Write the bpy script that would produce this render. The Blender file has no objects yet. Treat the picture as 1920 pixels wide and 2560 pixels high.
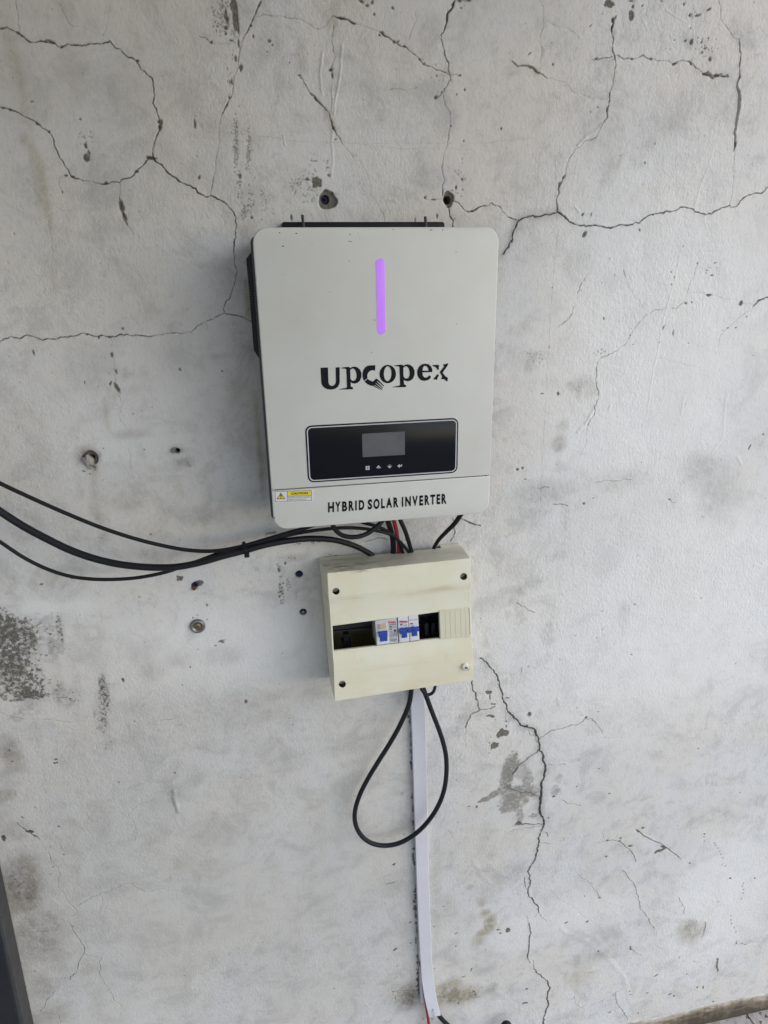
import bpy, bmesh, math, random
import numpy as np
from mathutils import Vector, Matrix
from mathutils.geometry import tessellate_polygon
R = math.radians
rng = np.random.default_rng(7)
random.seed(7)
SC = bpy.context.scene
COL = SC.collection

# ------------------------------------------------------------------ camera
CAM = np.array((-0.0027578, -0.938695, 1.666466))
M = np.array(((0.98287453, -0.1835465, -0.01638115),
              (0.07462526, 0.31517433, 0.94609525),
              (-0.16848956, -0.93111537, 0.32347402)))
FPX = 1650.0
cd = bpy.data.cameras.new('camera')
cam = bpy.data.objects.new('camera', cd)
COL.objects.link(cam)
cd.sensor_fit = 'VERTICAL'
cd.sensor_height = 24.0
cd.lens = FPX / 2560 * 24.0
cd.clip_start = 0.02
cd.clip_end = 500
mw = Matrix(M.T.tolist()).to_4x4()
mw.translation = Vector(CAM)
cam.matrix_world = mw
SC.camera = cam

# ------------------------------------------------------------------ light
SUN_EL, SUN_AZ = R(30), (0.84, -0.54)          # broad light from the open right-hand side
w = bpy.data.worlds.new('World')
SC.world = w
w.use_nodes = True
nt = w.node_tree
bg = nt.nodes['Background']
sky = nt.nodes.new('ShaderNodeTexSky')
sky.sky_type = 'NISHITA'
sky.sun_disc = False
sky.sun_elevation = SUN_EL
sky.sun_rotation = math.atan2(SUN_AZ[0], SUN_AZ[1])
sky.air_density = 1.0
sky.dust_density = 0.6
sky.ozone_density = 2.0
nt.links.new(sky.outputs[0], bg.inputs[0])
bg.inputs[1].default_value = 0.13
sd = bpy.data.lights.new('sun', 'SUN')
sd.energy = 1.5
sd.angle = R(110)
sd.color = (1.0, 0.912, 0.80)
sun = bpy.data.objects.new('sun', sd)
COL.objects.link(sun)
sv = Vector((SUN_AZ[0] * math.cos(SUN_EL), SUN_AZ[1] * math.cos(SUN_EL), math.sin(SUN_EL)))
sun.rotation_euler = (-sv).to_track_quat('-Z', 'Y').to_euler()
SC.view_settings.view_transform = 'Standard'
SC.view_settings.look = 'None'
SC.view_settings.exposure = 0.82
SC.view_settings.gamma = 1
SC.render.engine = 'CYCLES'
SC.cycles.use_denoising = True
SC.cycles.max_bounces = 8
SC.cycles.diffuse_bounces = 5

# ------------------------------------------------------------------ helpers
def at(px, y):
    """point of the vertical plane at depth y that the photo's pixel shows"""
    d = M.T @ np.array((px[0] - 960.0, 1280.0 - px[1], -FPX))
    return CAM + d * ((y - CAM[1]) / d[1])

def wall_xz(px, y=0.0):
    p = at(px, y)
    return (p[0], p[2])

def crop(x0, y0, s):
    return lambda pts: [(x0 + p[0] * s, y0 + p[1] * s) for p in pts]

WO = {}

def tag(o, label=None, cat=None, group=None, kind=None):
    if label: o['label'] = label
    if cat: o['category'] = cat
    if group: o['group'] = group
    if kind: o['kind'] = kind
    return o

def empty(name, loc, label, cat, group=None):
    o = bpy.data.objects.new(name, None)
    COL.objects.link(o)
    o.location = loc
    o.empty_display_size = 0.02
    WO[o] = Vector(loc)
    return tag(o, label, cat, group)

def ob(name, V, F, mat, parent=None, smooth=False, angle=None):
    V = np.asarray(V, float)
    if parent is not None:
        org = WO[parent]
    else:
        org = Vector(((V[:, 0].min() + V[:, 0].max()) / 2, V[:, 1].max(), V[:, 2].min()))
    me = bpy.data.meshes.new(name)
    me.from_pydata((V - np.array(org)).tolist(), [], F)
    me.materials.append(mat)
    me.validate()
    o = bpy.data.objects.new(name, me)
    COL.objects.link(o)
    WO[o] = org
    if parent is not None:
        o.parent = parent
    else:
        o.location = org
    if smooth or angle:
        for p in me.polygons: p.use_smooth = True
        if angle:
            bm = bmesh.new(); bm.from_mesh(me)
            for e in bm.edges:
                if len(e.link_faces) != 2 or e.calc_face_angle(0) > R(angle): e.smooth = False
            bm.to_mesh(me); bm.free()
    return o

def fixn(o):
    bm = bmesh.new(); bm.from_mesh(o.data)
    bmesh.ops.recalc_face_normals(bm, faces=bm.faces)
    bm.to_mesh(o.data); bm.free()
    return o

def bevel(o, wd, seg=2, ang=35):
    m = o.modifiers.new('bevel', 'BEVEL')
    m.width = wd; m.segments = seg; m.limit_method = 'ANGLE'; m.angle_limit = R(ang)
    m.harden_normals = False
    return o

class MB:
    def __init__(s): s.V = []; s.F = []
    def add(s, V, F):
        n = len(s.V); s.V += [tuple(v) for v in V]; s.F += [tuple(i + n for i in f) for f in F]; return s
    def box(s, x0, x1, y0, y1, z0, z1, T=None):
        V = [(x, y, z) for x in (x0, x1) for y in (y0, y1) for z in (z0, z1)]
        if T: V = [T(v) for v in V]
        return s.add(V, [(0, 1, 3, 2), (4, 6, 7, 5), (0, 4, 5, 1), (2, 3, 7, 6), (0, 2, 6, 4), (1, 5, 7, 3)])
    def ob(s, name, mat, parent=None, **k):
        return ob(name, s.V, s.F, mat, parent, **k)

def rrect(x0, x1, z0, z1, r, n=8):
    pts = []
    for cx, cz, a0 in ((x1 - r, z1 - r, 0), (x0 + r, z1 - r, 90), (x0 + r, z0 + r, 180), (x1 - r, z0 + r, 270)):
        for i in range(n + 1):
            a = R(a0 + 90 * i / n)
            pts.append((cx + r * math.cos(a), cz + r * math.sin(a)))
    return pts

def inset(pts, d):
    n = len(pts); out = []
    for i in range(n):
        a = Vector(pts[i - 1]); b = Vector(pts[i]); c = Vector(pts[(i + 1) % n])
        e1 = (b - a); e2 = (c - b)
        if e1.length < 1e-9: e1 = e2
        if e2.length < 1e-9: e2 = e1
        n1 = Vector((-e1.y, e1.x)).normalized(); n2 = Vector((-e2.y, e2.x)).normalized()
        m = n1 + n2
        if m.length < 1e-6: m = n1
        m.normalize()
        k = d / max(0.4, m.dot(n1))
        out.append((b.x + m.x * k, b.y + m.y * k))
    return out

def slab(out2d, yf, yb, bev=0.0, T=None, seg=3):
    """solid whose outline (x,z, counter-clockwise) runs from depth yb to the front yf (yf < yb)"""
    rings = [(out2d, yb)]
    if bev > 0:
        for i in range(seg + 1):
            a = R(90 * i / seg)
            rings.append((inset(out2d, bev * (1 - math.cos(a))), yf + bev * (1 - math.sin(a))))
    else:
        rings.append((out2d, yf))
    n = len(out2d); V = []; F = []
    for pts, y in rings:
        V += [(p[0], y, p[1]) for p in pts]
    for k in range(len(rings) - 1):
        for i in range(n):
            j = (i + 1) % n
            F.append((k * n + i, k * n + j, (k + 1) * n + j, (k + 1) * n + i))
    F.append(tuple((len(rings) - 1) * n + i for i in range(n)))
    F.append(tuple(reversed(range(n))))
    if T: V = [T(v) for v in V]
    return V, F

def catmull(P, step):
    P = [np.array(p, float) for p in P]
    P = [2 * P[0] - P[1]] + P + [2 * P[-1] - P[-2]]
    out = []
    for i in range(1, len(P) - 2):
        p0, p1, p2, p3 = P[i - 1:i + 3]
        n = max(2, int(np.linalg.norm((p2 - p1)[:3]) / step))
        for k in range(n):
            t = k / n
            out.append(0.5 * (2 * p1 + (p2 - p0) * t + (2 * p0 - 5 * p1 + 4 * p2 - p3) * t * t + (3 * p1 - p0 - 3 * p2 + p3) * t ** 3))
    out.append(P[-2])
    return out

def tube(P4, n=14, step=0.004):
    """P4: (x, y, z, radius) control points"""
    S = catmull(P4, step)
    V = []; F = []; nrm = None
    for i, s in enumerate(S):
        t = (S[min(i + 1, len(S) - 1)] - S[max(i - 1, 0)])[:3]
        t = Vector(t).normalized()
        if nrm is None: nrm = t.orthogonal().normalized()
        nrm = (nrm - t * nrm.dot(t)).normalized()
        b = t.cross(nrm)
        for k in range(n):
            a = 2 * math.pi * k / n
            q = Vector(s[:3]) + (nrm * math.cos(a) + b * math.sin(a)) * s[3]
            V.append(tuple(q))
    for i in range(len(S) - 1):
        for k in range(n):
            F.append((i * n + k, i * n + (k + 1) % n, (i + 1) * n + (k + 1) % n, (i + 1) * n + k))
    F.append(tuple(reversed(range(n)))); m = (len(S) - 1) * n
    F.append(tuple(range(m, m + n)))
    return V, F

def px_tube(pts, ys, r):
    """cable along photo pixels, at depths ys (list or number), radius r (list or number)"""
    n = len(pts); P = []
    for i, p in enumerate(pts):
        y = np.interp(i / (n - 1), np.linspace(0, 1, len(ys)), ys) if isinstance(ys, (list, tuple)) else ys
        rr = np.interp(i / (n - 1), np.linspace(0, 1, len(r)), r) if isinstance(r, (list, tuple)) else r
        q = at(p, y); P.append((q[0], y, q[2], rr))
    return P

# ------------------------------------------------------------------ materials
def mat(name, col, rough=0.5, metal=0.0, emit=None, es=1.0, grain=None, bump=0.0, bscale=400, var=0.0, vscale=8, spec=None, coat=0):
    m = bpy.data.materials.new(name)
    m.use_nodes = True
    t = m.node_tree; b = t.nodes['Principled BSDF']
    b.inputs['Base Color'].default_value = (*col, 1)
    b.inputs['Roughness'].default_value = rough
    b.inputs['Metallic'].default_value = metal
    if spec is not None: b.inputs['Specular IOR Level'].default_value = spec
    if coat: b.inputs['Coat Weight'].default_value = coat
    if emit:
        b.inputs['Emission Color'].default_value = (*emit, 1)
        b.inputs['Emission Strength'].default_value = es
    tc = t.nodes.new('ShaderNodeTexCoord')
    if var or grain:
        n = t.nodes.new('ShaderNodeTexNoise'); n.inputs['Scale'].default_value = vscale; n.inputs['Detail'].default_value = 6
        n.inputs['Roughness'].default_value = 0.65
        t.links.new(tc.outputs['Object'], n.inputs['Vector'])
        mr = t.nodes.new('ShaderNodeMapRange')
        mr.inputs['From Min'].default_value = 0.38; mr.inputs['From Max'].default_value = 0.7
        mr.inputs['To Max'].default_value = var
        t.links.new(n.outputs['Fac'], mr.inputs['Value'])
        mx = t.nodes.new('ShaderNodeMix'); mx.data_type = 'RGBA'
        mx.inputs[6].default_value = (*col, 1)
        mx.inputs[7].default_value = (*(grain or [c * 0.5 for c in col]), 1)
        t.links.new(mr.outputs[0], mx.inputs[0])
        t.links.new(mx.outputs[2], b.inputs['Base Color'])
    if bump:
        n2 = t.nodes.new('ShaderNodeTexNoise'); n2.inputs['Scale'].default_value = bscale; n2.inputs['Detail'].default_value = 3
        t.links.new(tc.outputs['Object'], n2.inputs['Vector'])
        bp = t.nodes.new('ShaderNodeBump'); bp.inputs['Strength'].default_value = bump; bp.inputs['Distance'].default_value = 0.0006
        t.links.new(n2.outputs['Fac'], bp.inputs['Height']); t.links.new(bp.outputs[0], b.inputs['Normal'])
    return m

MT = dict(
    cover=mat('powder_coat_grey', (0.60, 0.605, 0.575), 0.5, bump=0.15, bscale=900, var=0.22, vscale=7, grain=(0.40, 0.375, 0.31)),
    chassis=mat('dark_grey_paint', (0.06, 0.062, 0.066), 0.5, bump=0.1),
    black=mat('black_plastic', (0.008, 0.009, 0.013), 0.5, spec=.25),
    gloss=mat('black_acrylic', (0.004, 0.005, 0.009), 0.2, var=0.3, vscale=12, grain=(0.008, 0.009, 0.013), spec=.2),
    print_black=mat('black_print', (0.006, 0.007, 0.011), 0.6, spec=.15),
    print_white=mat('white_print', (0.50, 0.51, 0.54), 0.5),
    screen=mat('grey_screen', (0.115, 0.117, 0.125), 0.12, var=0.5, vscale=38, grain=(0.07, 0.073, 0.085)),
    violet=mat('violet_light', (0.03, 0.015, 0.05), 0.4, emit=(0.265, 0.105, 0.46), es=1.0),
    sticker=mat('white_sticker', (0.66, 0.66, 0.68), 0.4),
    yellow=mat('yellow_print', (0.72, 0.58, 0.02), 0.45),
    plate=mat('cream_blanking_plastic', (0.66, 0.64, 0.50), 0.45, var=0.1, vscale=30),
    inside=mat('shaded_cream_inside', (0.16, 0.14, 0.08), 0.6, var=0.3, vscale=30),  # cream darkened to paint in the shade inside the box
    breaker=mat('light_grey_breaker_plastic', (0.50, 0.51, 0.53), 0.45),
    breaker2=mat('white_breaker_plastic', (0.66, 0.66, 0.70), 0.42),
    blue=mat('blue_plastic', (0.012, 0.055, 0.33), 0.4),
    beige=mat('beige_button', (0.52, 0.38, 0.28), 0.45),
    red_print=mat('red_print', (0.55, 0.03, 0.05), 0.5),
    grey_print=mat('grey_print', (0.09, 0.09, 0.10), 0.5),
    cable=mat('black_pvc', (0.008, 0.009, 0.012), 0.5, var=0.35, vscale=30, grain=(0.016, 0.016, 0.018), spec=.25),
    rubber=mat('black_rubber', (0.013, 0.015, 0.019), 0.55, var=0.35, vscale=40, grain=(0.022, 0.023, 0.027), spec=.2),
    red=mat('red_pvc', (0.30, 0.012, 0.02), 0.45),
    trunk=mat('white_pvc', (0.62, 0.62, 0.68), 0.42, var=0.3, vscale=18, grain=(0.47, 0.46, 0.45)),
    steel=mat('zinc_steel', (0.24, 0.245, 0.25), 0.42, 0.8, var=0.5, vscale=120, grain=(0.20, 0.19, 0.17)),
    bolt=mat('dark_steel', (0.05, 0.05, 0.055), 0.5, 0.6),
    brass=mat('passivated_screw', (0.22, 0.18, 0.08), 0.45, 0.7),
    rust=mat('rusty_screw', (0.16, 0.06, 0.03), 0.8, 0.2, var=0.6, vscale=300),
    plug=mat('blue_wall_plug', (0.010, 0.011, 0.075), 0.6),
    filler=mat('grey_filler', (0.42, 0.40, 0.37), 0.9, bump=0.5, bscale=300, var=0.6, vscale=150, grain=(0.10, 0.08, 0.06)),
    sheet=mat('dark_grey_painted_steel', (0.016, 0.018, 0.025), 0.5, 0.0, var=0.5, vscale=7, grain=(0.035, 0.037, 0.044), spec=.25),
    sheet_edge=mat('grey_steel_edge', (0.065, 0.066, 0.068), 0.65, 0.0, var=0.6, vscale=40, grain=(0.035, 0.035, 0.038), spec=.25),
    seam=mat('seam_shadow_grey', (0.10, 0.10, 0.10), 0.7),
    white_screw=mat('white_screw_plastic', (0.70, 0.69, 0.62), 0.4),
    slab=mat('concrete_slab', (0.42, 0.42, 0.42), 0.9, var=0.4, vscale=3),
)

def cream_mat():
    m = bpy.data.materials.new('aged_cream_plastic'); m.use_nodes = True
    t = m.node_tree; b = t.nodes['Principled BSDF']; b.inputs['Roughness'].default_value = 0.45; L = t.links
    N = t.nodes.new; tc = N('ShaderNodeTexCoord')
    def noise(sc, det, st=None):
        n = N('ShaderNodeTexNoise'); n.inputs['Scale'].default_value = sc; n.inputs['Detail'].default_value = det; n.inputs['Roughness'].default_value = .66
        mp = N('ShaderNodeMapping'); mp.inputs['Scale'].default_value = st or (1, 1, 1); L.new(tc.outputs['Object'], mp.inputs[0]); L.new(mp.outputs[0], n.inputs['Vector']); return n.outputs['Fac']
    def ramp(v, a, b_, d=1):
        r = N('ShaderNodeMapRange'); r.interpolation_type = 'SMOOTHSTEP'
        for k, x in (('From Min', a), ('From Max', b_), ('To Min', 0), ('To Max', d)): r.inputs[k].default_value = x
        L.new(v, r.inputs['Value']); return r.outputs[0]
    def mul(a, b_):
        n = N('ShaderNodeMath'); n.operation = 'MULTIPLY'; L.new(a, n.inputs[0]); L.new(b_, n.inputs[1]); return n.outputs[0]
    def add(a, k, c):
        n = N('ShaderNodeMath'); n.operation = 'MULTIPLY_ADD'; L.new(a, n.inputs[0]); n.inputs[1].default_value = k; 
        if isinstance(c, (int, float)): n.inputs[2].default_value = c
        else: L.new(c, n.inputs[2])
        return n.outputs[0]
    def mix(f, a, c):
        n = N('ShaderNodeMix'); n.data_type = 'RGBA'
        for i, x in ((0, f), (6, a), (7, c)):
            if isinstance(x, tuple): n.inputs[i].default_value = (*x, 1)
            else: L.new(x, n.inputs[i])
        return n.outputs[2]
    sp = N('ShaderNodeSeparateXYZ'); L.new(tc.outputs['Object'], sp.inputs[0])
    col = mix(ramp(noise(9, 5), .38, .66), (.735, .72, .585), (.70, .655, .49))
    # brown smears along the two creases (box frame leans, so follow z - 0.02 x)
    zz = add(sp.outputs[0], -.022, sp.outputs[2])
    smear = noise(26, 7, (.35, 1, 2.2))
    for c, w_, am in ((.1755, .010, .5), (.060, .008, .28), (.020, .02, .25)):
        d = N('ShaderNodeMath'); d.operation = 'SUBTRACT'; L.new(zz, d.inputs[0]); d.inputs[1].default_value = c
        a = N('ShaderNodeMath'); a.operation = 'ABSOLUTE'; L.new(d.outputs[0], a.inputs[0])
        band = ramp(a.outputs[0], w_, 0, am)
        col = mix(mul(band, ramp(smear, .42, .66)), col, (.50, .40, .25))
    col = mix(ramp(noise(60, 6, (.6, 1, 1)), .60, .78, .45), col, (.46, .41, .30))
    col = mix(ramp(noise(16, 8, (1, 1, .5)), .60, .80, .5), col, (.44, .40, .31))
    # grey dust and mould on the top face
    top = ramp(zz, .2135, .219); back = ramp(sp.outputs[1], -.078, -.03)
    col = mix(mul(mul(top, back), ramp(noise(28, 7, (.6, 1, 1)), .30, .60, .75)), col, (.33, .33, .31))
    lf = ramp(sp.outputs[0], .02, -.11)
    col = mix(mul(mul(top, lf), ramp(noise(55, 7, (.4, 1, 1)), .46, .60, .85)), col, (.10, .09, .075))
    col = mix(ramp(noise(420, 2), .74, .80, .7), col, (.22, .20, .15))
    L.new(col, b.inputs['Base Color'])
    bp = N('ShaderNodeBump'); bp.inputs['Strength'].default_value = .12; bp.inputs['Distance'].default_value = .0005
    L.new(noise(500, 2), bp.inputs['Height']); L.new(bp.outputs[0], b.inputs['Normal'])
    return m
MT['cream'] = cream_mat()

def tile_mat():
    m = bpy.data.materials.new('terrazzo_tile'); m.use_nodes = True
    t = m.node_tree; b = t.nodes['Principled BSDF']; b.inputs['Roughness'].default_value = 0.45
    tc = t.nodes.new('ShaderNodeTexCoord')
    v = t.nodes.new('ShaderNodeTexVoronoi'); v.inputs['Scale'].default_value = 110; v.inputs['Randomness'].default_value = 1
    t.links.new(tc.outputs['Object'], v.inputs['Vector'])
    n = t.nodes.new('ShaderNodeTexNoise'); n.inputs['Scale'].default_value = 60; n.inputs['Detail'].default_value = 4
    t.links.new(tc.outputs['Object'], n.inputs['Vector'])
    r = t.nodes.new('ShaderNodeValToRGB')
    e = r.color_ramp.elements
    e[0].position = 0.0; e[0].color = (0.05, 0.045, 0.04, 1)
    e[1].position = 0.22; e[1].color = (0.45, 0.40, 0.385, 1)
    x = e.new(0.13); x.color = (0.16, 0.13, 0.12, 1)
    x = e.new(0.6); x.color = (0.62, 0.57, 0.55, 1)
    t.links.new(v.outputs['Color'], r.inputs['Fac'])
    mx = t.nodes.new('ShaderNodeMix'); mx.data_type = 'RGBA'; mx.blend_type = 'MULTIPLY'; mx.inputs[0].default_value = 0.35
    t.links.new(r.outputs[0], mx.inputs[6]); t.links.new(n.outputs['Fac'], mx.inputs[7])
    t.links.new(mx.outputs[2], b.inputs['Base Color'])
    return m
MT['tile'] = tile_mat()
MT['ground'] = mat('pale_paving', (0.40, 0.40, 0.39), 0.9, var=0.5, vscale=2)

def skirt_mat():
    m = bpy.data.materials.new('dirty_mortar'); m.use_nodes = True
    t = m.node_tree; b = t.nodes['Principled BSDF']; b.inputs['Roughness'].default_value = 0.95
    g = t.nodes.new('ShaderNodeTexCoord')
    at_ = t.nodes.new('ShaderNodeAttribute'); at_.attribute_name = 'grime'
    n = t.nodes.new('ShaderNodeTexNoise'); n.inputs['Scale'].default_value = 45; n.inputs['Detail'].default_value = 8; n.inputs['Roughness'].default_value = 0.7
    mp = t.nodes.new('ShaderNodeMapping'); mp.inputs['Scale'].default_value = (0.8, 1, 2.0)
    t.links.new(g.outputs['Object'], mp.inputs[0]); t.links.new(mp.outputs[0], n.inputs['Vector'])
    ma = t.nodes.new('ShaderNodeMath'); ma.operation = 'MULTIPLY_ADD'; ma.inputs[1].default_value = 1.35; 
    sb = t.nodes.new('ShaderNodeMath'); sb.operation = 'SUBTRACT'; sb.inputs[1].default_value = 0.5
    t.links.new(n.outputs['Fac'], sb.inputs[0]); t.links.new(sb.outputs[0], ma.inputs[0]); t.links.new(at_.outputs['Fac'], ma.inputs[2])
    r = t.nodes.new('ShaderNodeValToRGB'); e = r.color_ramp.elements
    e[0].position = 0.0; e[0].color = (0.62, 0.61, 0.58, 1)
    e[1].position = 1.0; e[1].color = (0.075, 0.06, 0.042, 1)
    x = e.new(0.38); x.color = (0.42, 0.375, 0.30, 1)
    x = e.new(0.68); x.color = (0.19, 0.155, 0.11, 1)
    t.links.new(ma.outputs[0], r.inputs['Fac']); t.links.new(r.outputs[0], b.inputs['Base Color'])
    bp = t.nodes.new('ShaderNodeBump'); bp.inputs['Strength'].default_value = 0.4; bp.inputs['Distance'].default_value = 0.002
    t.links.new(n.outputs['Fac'], bp.inputs['Height']); t.links.new(bp.outputs[0], b.inputs['Normal'])
    return m
MT['skirt'] = skirt_mat()
# ------------------------------------------------------------------ the cracked wall (real relief)
LH = 0.0008; RT = 8; CH = LH * RT
X0, Z0 = -0.62, 0.0
NX, NZ = 279, 318
LX, LZ = NX * RT + 1, NZ * RT + 1
depth = np.zeros((LZ, LX), np.float32)      # metres into the wall
chip = np.zeros((LZ, LX), np.float32)       # paint gone, mortar shows
crack = np.zeros((LZ, LX), np.float32)      # dirt-filled crack
cz, cx = np.mgrid[0:NZ + 1, 0:NX + 1]
CXw = X0 + cx * CH; CZw = Z0 + cz * CH
stain_shade = {k: np.zeros((NZ + 1, NX + 1), np.float32) for k in ('dirt', 'ochre', 'grey', 'mould', 'pale', 'grime_shade')}  # last two also paint in the light falloff across the wall

def vnoise(X, Z, wl, seed):
    g = np.random.default_rng(seed).random((64, 64)).astype(np.float32)
    u = X / wl; v = Z / wl
    i = np.floor(u).astype(int); j = np.floor(v).astype(int)
    fu = u - i; fv = v - j
    fu = fu * fu * (3 - 2 * fu); fv = fv * fv * (3 - 2 * fv)
    G = lambda a, b: g[a % 64, b % 64]
    return (G(i, j) * (1 - fu) + G(i + 1, j) * fu) * (1 - fv) + (G(i, j + 1) * (1 - fu) + G(i + 1, j + 1) * fu) * fv - 0.5

und = 0.0050 * vnoise(CXw, CZw, 0.42, 1) + 0.0022 * vnoise(CXw, CZw, 0.15, 2) + 0.0011 * vnoise(CXw, CZw, 0.055, 3) + 0.0005 * vnoise(CXw, CZw, 0.024, 4)
edge = np.minimum.reduce([cx / 12, (NX - cx) / 12, (NZ - cz) / 12, np.ones_like(CXw)])
und *= np.clip(edge, 0, 1)
# keep the plaster behind the fixed things just at or behind y = 0
und = np.maximum(und, -0.0012)

def win(x0, x1, z0, z1):
    i0 = max(0, int((x0 - X0) / LH)); i1 = min(LX, int((x1 - X0) / LH) + 2)
    j0 = max(0, int((z0 - Z0) / LH)); j1 = min(LZ, int((z1 - Z0) / LH) + 2)
    if i1 <= i0 or j1 <= j0: return None
    xs = X0 + np.arange(i0, i1) * LH; zs = Z0 + np.arange(j0, j1) * LH
    return slice(j0, j1), slice(i0, i1), xs[None, :], zs[:, None]

def pxs(p):
    a = at(p, 0); b = at((p[0] + 10, p[1]), 0); c = at((p[0], p[1] + 10), 0)
    return 0.05 * (np.linalg.norm(b - a) + np.linalg.norm(c - a))

def seg_dist(xs, zs, a, b):
    dx, dz = b[0] - a[0], b[1] - a[1]
    L2 = dx * dx + dz * dz + 1e-12
    t = np.clip(((xs - a[0]) * dx + (zs - a[1]) * dz) / L2, 0, 1)
    return np.hypot(xs - a[0] - t * dx, zs - a[1] - t * dz)

def frac(P, k=0.16, lim=0.0022):
    out = [P[0]]
    def rec(a, b):
        L = math.hypot(b[0] - a[0], b[1] - a[1])
        if L < lim: out.append(b); return
        d = random.gauss(0, 1) * k * min(L, 0.02) * 0.5
        m = ((a[0] + b[0]) / 2 - (b[1] - a[1]) / L * d, (a[1] + b[1]) / 2 + (b[0] - a[0]) / L * d)
        rec(a, m); rec(m, b)
    for a, b in zip(P, P[1:]): rec(a, b)
    return out

def mk_crack(px, wpx, dark=1.0, dp=0.0016, halo=0.0, k=0.16, gaps=0.0, rag=0.35):
    ws = wpx if isinstance(wpx, (list, tuple)) else [wpx] * len(px)
    P = []
    for p, wv in zip(px, ws):
        q = wall_xz(p); P.append((q[0], q[1]))
    sc = pxs(px[len(px) // 2])
    S = frac(P, k)
    cum = np.cumsum([0] + [math.hypot(b[0] - a[0], b[1] - a[1]) for a, b in zip(P, P[1:])])
    cs = 0; tot = cum[-1]; n = len(S); ph = random.random() * 50
    for i, (a, b) in enumerate(zip(S, S[1:])):
        f = i / max(1, n - 1)
        wv = np.interp(f * tot, cum, ws); wv *= sc * (.95 if wv >= 1.9 else .84)
        nz_ = math.sin(i * 0.9 + ph) * 0.5 + math.sin(i * 0.31 + 2 * ph) * 0.5
        wv *= 1 + rag * nz_ + random.uniform(-.2, .2)
        dk = dark
        if gaps and math.sin(i * 0.21 + ph) + math.sin(i * .083 + ph * 3) < -1.6 + 2.2 * gaps: dk *= 0.35
        lip = .0016 if wv > .0011 else 0
        r = wv / 2 + 0.0016 + lip
        W_ = win(min(a[0], b[0]) - r, max(a[0], b[0]) + r, min(a[1], b[1]) - r, max(a[1], b[1]) + r)
        if W_ is None: continue
        js, is_, xs, zs = W_
        d = seg_dist(xs, zs, a, b)
        v = np.clip((wv / 2 - d) / LH + 0.5, 0, 1)
        vv = v * min(1.0, dk * min(1.0, 0.45 + wv / 0.0016))
        crack[js, is_] = np.maximum(crack[js, is_], vv)
        if lip:
            D_ = depth[js, is_]; e = np.clip(1 - np.abs(d - wv / 2 - .0009) / .0011, 0, 1) * -.00045
            depth[js, is_] = np.where((D_ <= 0) & (v <= 0), np.minimum(D_, e), D_)
        D_ = depth[js, is_]
        depth[js, is_] = np.where(v > 0, np.maximum(D_, v * dp * min(1, wv / 0.0015)), D_)
    if halo:
        for a, b in zip(S[::3], S[3::3]): soft_seg('grey', a, b, 0.007, halo)

def soft_seg(key, a, b, r, s):
    d = seg_dist(CXw, CZw, a, b) if False else None
    i0 = max(0, int((min(a[0], b[0]) - 2.5 * r - X0) / CH)); i1 = min(NX + 1, int((max(a[0], b[0]) + 2.5 * r - X0) / CH) + 2)
    j0 = max(0, int((min(a[1], b[1]) - 2.5 * r - Z0) / CH)); j1 = min(NZ + 1, int((max(a[1], b[1]) + 2.5 * r - Z0) / CH) + 2)
    if i1 <= i0 or j1 <= j0: return
    d = seg_dist(CXw[j0:j1, i0:i1], CZw[j0:j1, i0:i1], a, b)
    m = stain_shade[key][j0:j1, i0:i1]
    np.maximum(m, s * np.exp(-(d / r) ** 2), out=m)

def soft_line(key, px, rpx, s):
    P = [wall_xz(p) for p in px]; sc = pxs(px[0])
    for a, b in zip(P, P[1:]): soft_seg(key, a, b, rpx * sc, s)

def blob_field(X, Z, c, rx, rz, ang, rough, seed):
    g = np.random.default_rng(seed)
    dx = X - c[0]; dz = Z - c[1]; ca, sa = math.cos(ang), math.sin(ang)
    u = (dx * ca + dz * sa) / rx; v = (-dx * sa + dz * ca) / rz
    th = np.arctan2(v, u); r = np.hypot(u, v); o = 1.0
    for k in range(2, 9): o = o + rough * g.normal() / k ** 1.15 * np.cos(k * th + g.random() * 6.28)
    return r / np.maximum(o, .3)

SEED = [100]
def mk_chip(p, rx, ry, ang=0, rough=0.3, d=0.0011, v=1.0, dk=0.0, img=True):
    """flaked-off spot: centre and radii in photo pixels, ang in degrees (clockwise on the photo)"""
    SEED[0] += 1
    sc = pxs(p); c = wall_xz(p); a, b = max(rx * sc, .0006), max(ry * sc, .0006); R_ = max(a, b) * 1.9 + 0.002
    W_ = win(c[0] - R_, c[0] + R_, c[1] - R_, c[1] + R_)
    if W_ is None: return
    js, is_, xs, zs = W_
    r = blob_field(xs + 0 * zs, zs + 0 * xs, c, a, b, -R(ang), rough, SEED[0])
    q = np.clip((1 - r) * min(a, b) / (LH * 1.3) + 0.5, 0, 1)
    chip[js, is_] = np.maximum(chip[js, is_], q * v)
    depth[js, is_] = np.maximum(depth[js, is_], q * d)
    if dk: crack[js, is_] = np.maximum(crack[js, is_], q * dk)

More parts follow.
